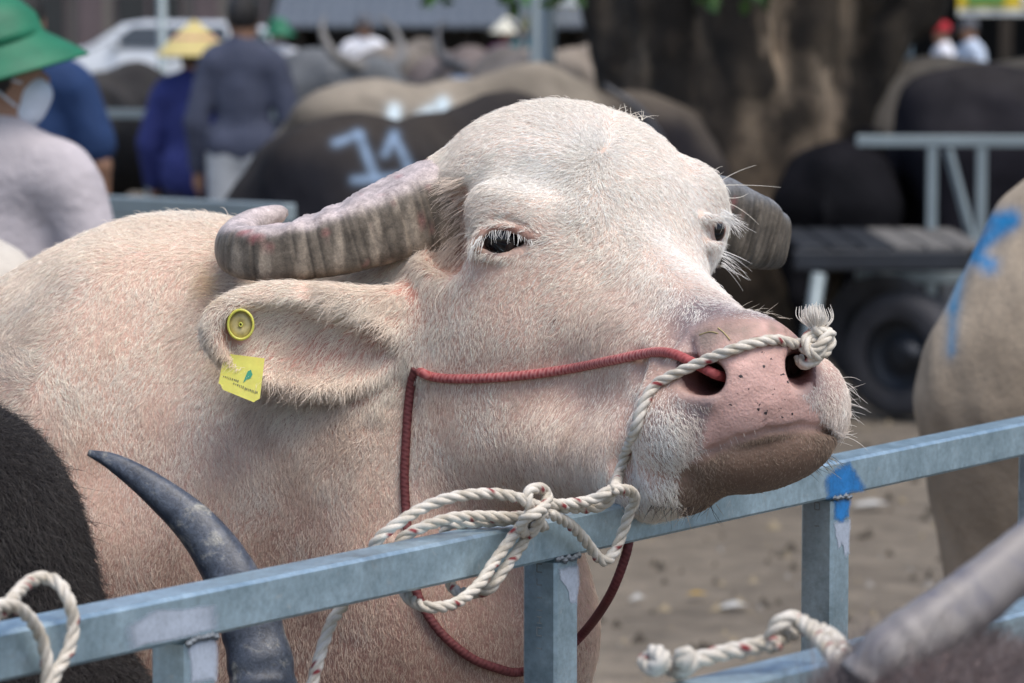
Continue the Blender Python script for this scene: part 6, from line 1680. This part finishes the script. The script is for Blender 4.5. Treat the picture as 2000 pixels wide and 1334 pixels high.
# red halter
m, nt, b = mat_new('red_braid')
at = nt.nodes.new('ShaderNodeAttribute'); at.attribute_name = 'col'
n1 = noise_node(nt, 35, 4, 0.6); r1 = ramp(nt, n1.outputs[0], [(0.3, (0.75, 0.72, 0.72)), (0.7, (1.15, 1.15, 1.15))])
o1 = mixc(nt, at.outputs['Color'], r1.outputs[0], 1, 'MULTIPLY'); nt.links.new(o1, b.inputs['Base Color']); b.inputs['Roughness'].default_value = 0.7
REDM = m
def braid(path, r, base, o0, name, parent, fade=None):
    p, s = catmull(path, 0.0009)
    t, u, w = frames(p); n = 20; a = np.arange(n) * 2 * math.pi / n
    ph = s[:, None] / 0.0048 * 2 * math.pi
    x1 = np.sin(a[None] * 2 + ph); x2 = np.sin(a[None] * 2 - ph * 0.5) * 0.5
    rr = r * (1 + 0.055 * np.maximum(x1, x2))
    V = p[:, None, :] + rr[..., None] * (np.cos(a)[None, :, None] * u[:, None] + np.sin(a)[None, :, None] * w[:, None])
    f = []
    m_ = len(p)
    for i in range(m_ - 1):
        for j in range(n): f.append((i * n + j, i * n + (j + 1) % n, (i + 1) * n + (j + 1) % n, (i + 1) * n + j))
    f.append(tuple(range(n))[::-1]); f.append(tuple((m_ - 1) * n + j for j in range(n)))
    base = np.array(base); c = np.tile(base, (m_, n, 1)) * (0.8 + 0.2 * np.maximum(x1, x2))[..., None]
    if fade is not None:
        fw = np.interp(s / s[-1], fade[0], fade[1])[:, None, None] * np.clip(np.maximum(x1, x2), 0, 1)[..., None]
        c = c * (1 - fw) + np.array([0.62, 0.30, 0.27]) * fw
    return mesh_obj(name, V.reshape(-1, 3) - o0, f, REDM, parent, True, c.reshape(-1, 3))
o0 = np.array(H3(1200, 705)); halter = empty('halter_rope', o0)
tag(halter, 'red braided halter cord from the nostril along the cheek and looping under the jaw', 'rope')
cheek = [tuple(PX([(1420, 738, zn1 + 60)])[0]), tuple(PX([(1395, 730, zn1 + 8)])[0]), H3(1370, 717, 26), H3(1345, 704, 14), H3(1310, 690, 9), H3(1270, 689, 9), H3(1200, 703, 8), H3(1120, 719, 7), H3(1040, 731, 7), H3(960, 738, 7), H3(890, 740, 7), H3(845, 736, 7), H3(822, 727, 4), PZ(800, 716, 330)]
braid(cheek, 0.0048, (0.42, 0.075, 0.075), o0, 'cheek_strap', halter, ([0, .12, .2, .3, .5, .8, 1], [0, .2, .8, .9, .7, .35, .1]))
thr = [H3(812, 720, 4), H3(803, 750, 7), H3(797, 800, 7), H3(793, 860, 7), H3(790, 930, 8), H3(793, 1000, 10), H3(800, 1080, 12), H3(812, 1150, 12), H3(835, 1200, 12), H3(870, 1245, 12), H3(920, 1285, 12), H3(970, 1305, 12), H3(1015, 1313, 12), PZ(1080, 1290, onz(1015, 1290) - 60), PZ(1140, 1236, onz(1100, 1236) - 90), PZ(1190, 1165, -250), PZ(1222, 1085, -300), PZ(1232, 1030, -290)]
braid(thr, 0.0047, (0.135, 0.022, 0.024), o0, 'throat_loop', halter, ([0, 1], [.12, .05]))

# rope loop hung over the rail at the left edge
lp = [RP(-40, 1200, 0.03), RP(0, 1183, 0.025), RP(30, 1185, 0.022), RP(60, 1210, 0.016), RP(82, 1250, 0.012), RP(92, 1300, 0.012), RP(92, 1350, 0.012)]
lp2 = [RP(92, 1350, 0.012), RP(112, 1310, 0.014), RP(134, 1270, 0.014), RP(143, 1220, 0.013), RP(135, 1175, 0.012), RP(115, 1140, 0.0), RP(85, 1128, -0.015), RP(55, 1138, -0.012), RP(28, 1165, 0.0), RP(5, 1195, 0.016), RP(-30, 1215, 0.025)]
rope_obj('tether_rope', [lp, lp2], rw, 'loop of white rope slung over the rail beside the black buffalo', 'rope', 31)
# rope on the nearer fence, lower right
def Q(x, y, Z): return tuple(P(x, y, Z))
r3 = [Q(1262, 1296, 2.70), Q(1280, 1275, 2.68), Q(1296, 1290, 2.66), Q(1276, 1306, 2.67), Q(1262, 1290, 2.69), Q(1290, 1300, 2.70), Q(1325, 1305, 2.70), Q(1330, 1285, 2.67), Q(1345, 1275, 2.67), Q(1345, 1300, 2.67), Q(1325, 1312, 2.69), Q(1345, 1296, 2.70), Q(1400, 1278, 2.71), Q(1460, 1265, 2.72), Q(1508, 1254, 2.73)]
r4 = [Q(1508, 1256, 2.73), Q(1514, 1228, 2.72), Q(1535, 1210, 2.72), Q(1560, 1212, 2.73), Q(1590, 1235, 2.70), Q(1620, 1270, 2.66), Q(1640, 1300, 2.64), Q(1648, 1330, 2.63)]
r5 = [Q(1510, 1262, 2.71), Q(1528, 1240, 2.74), Q(1570, 1225, 2.76), Q(1610, 1235, 2.74), Q(1640, 1260, 2.69), Q(1655, 1295, 2.65)]
rope_obj('tether_rope', [r3, r4, r5], 0.0066, 'knotted grey-white rope tied round the nearer rail, lower right', 'rope', 41, base=(0.60, 0.57, 0.52), pitch=0.04)
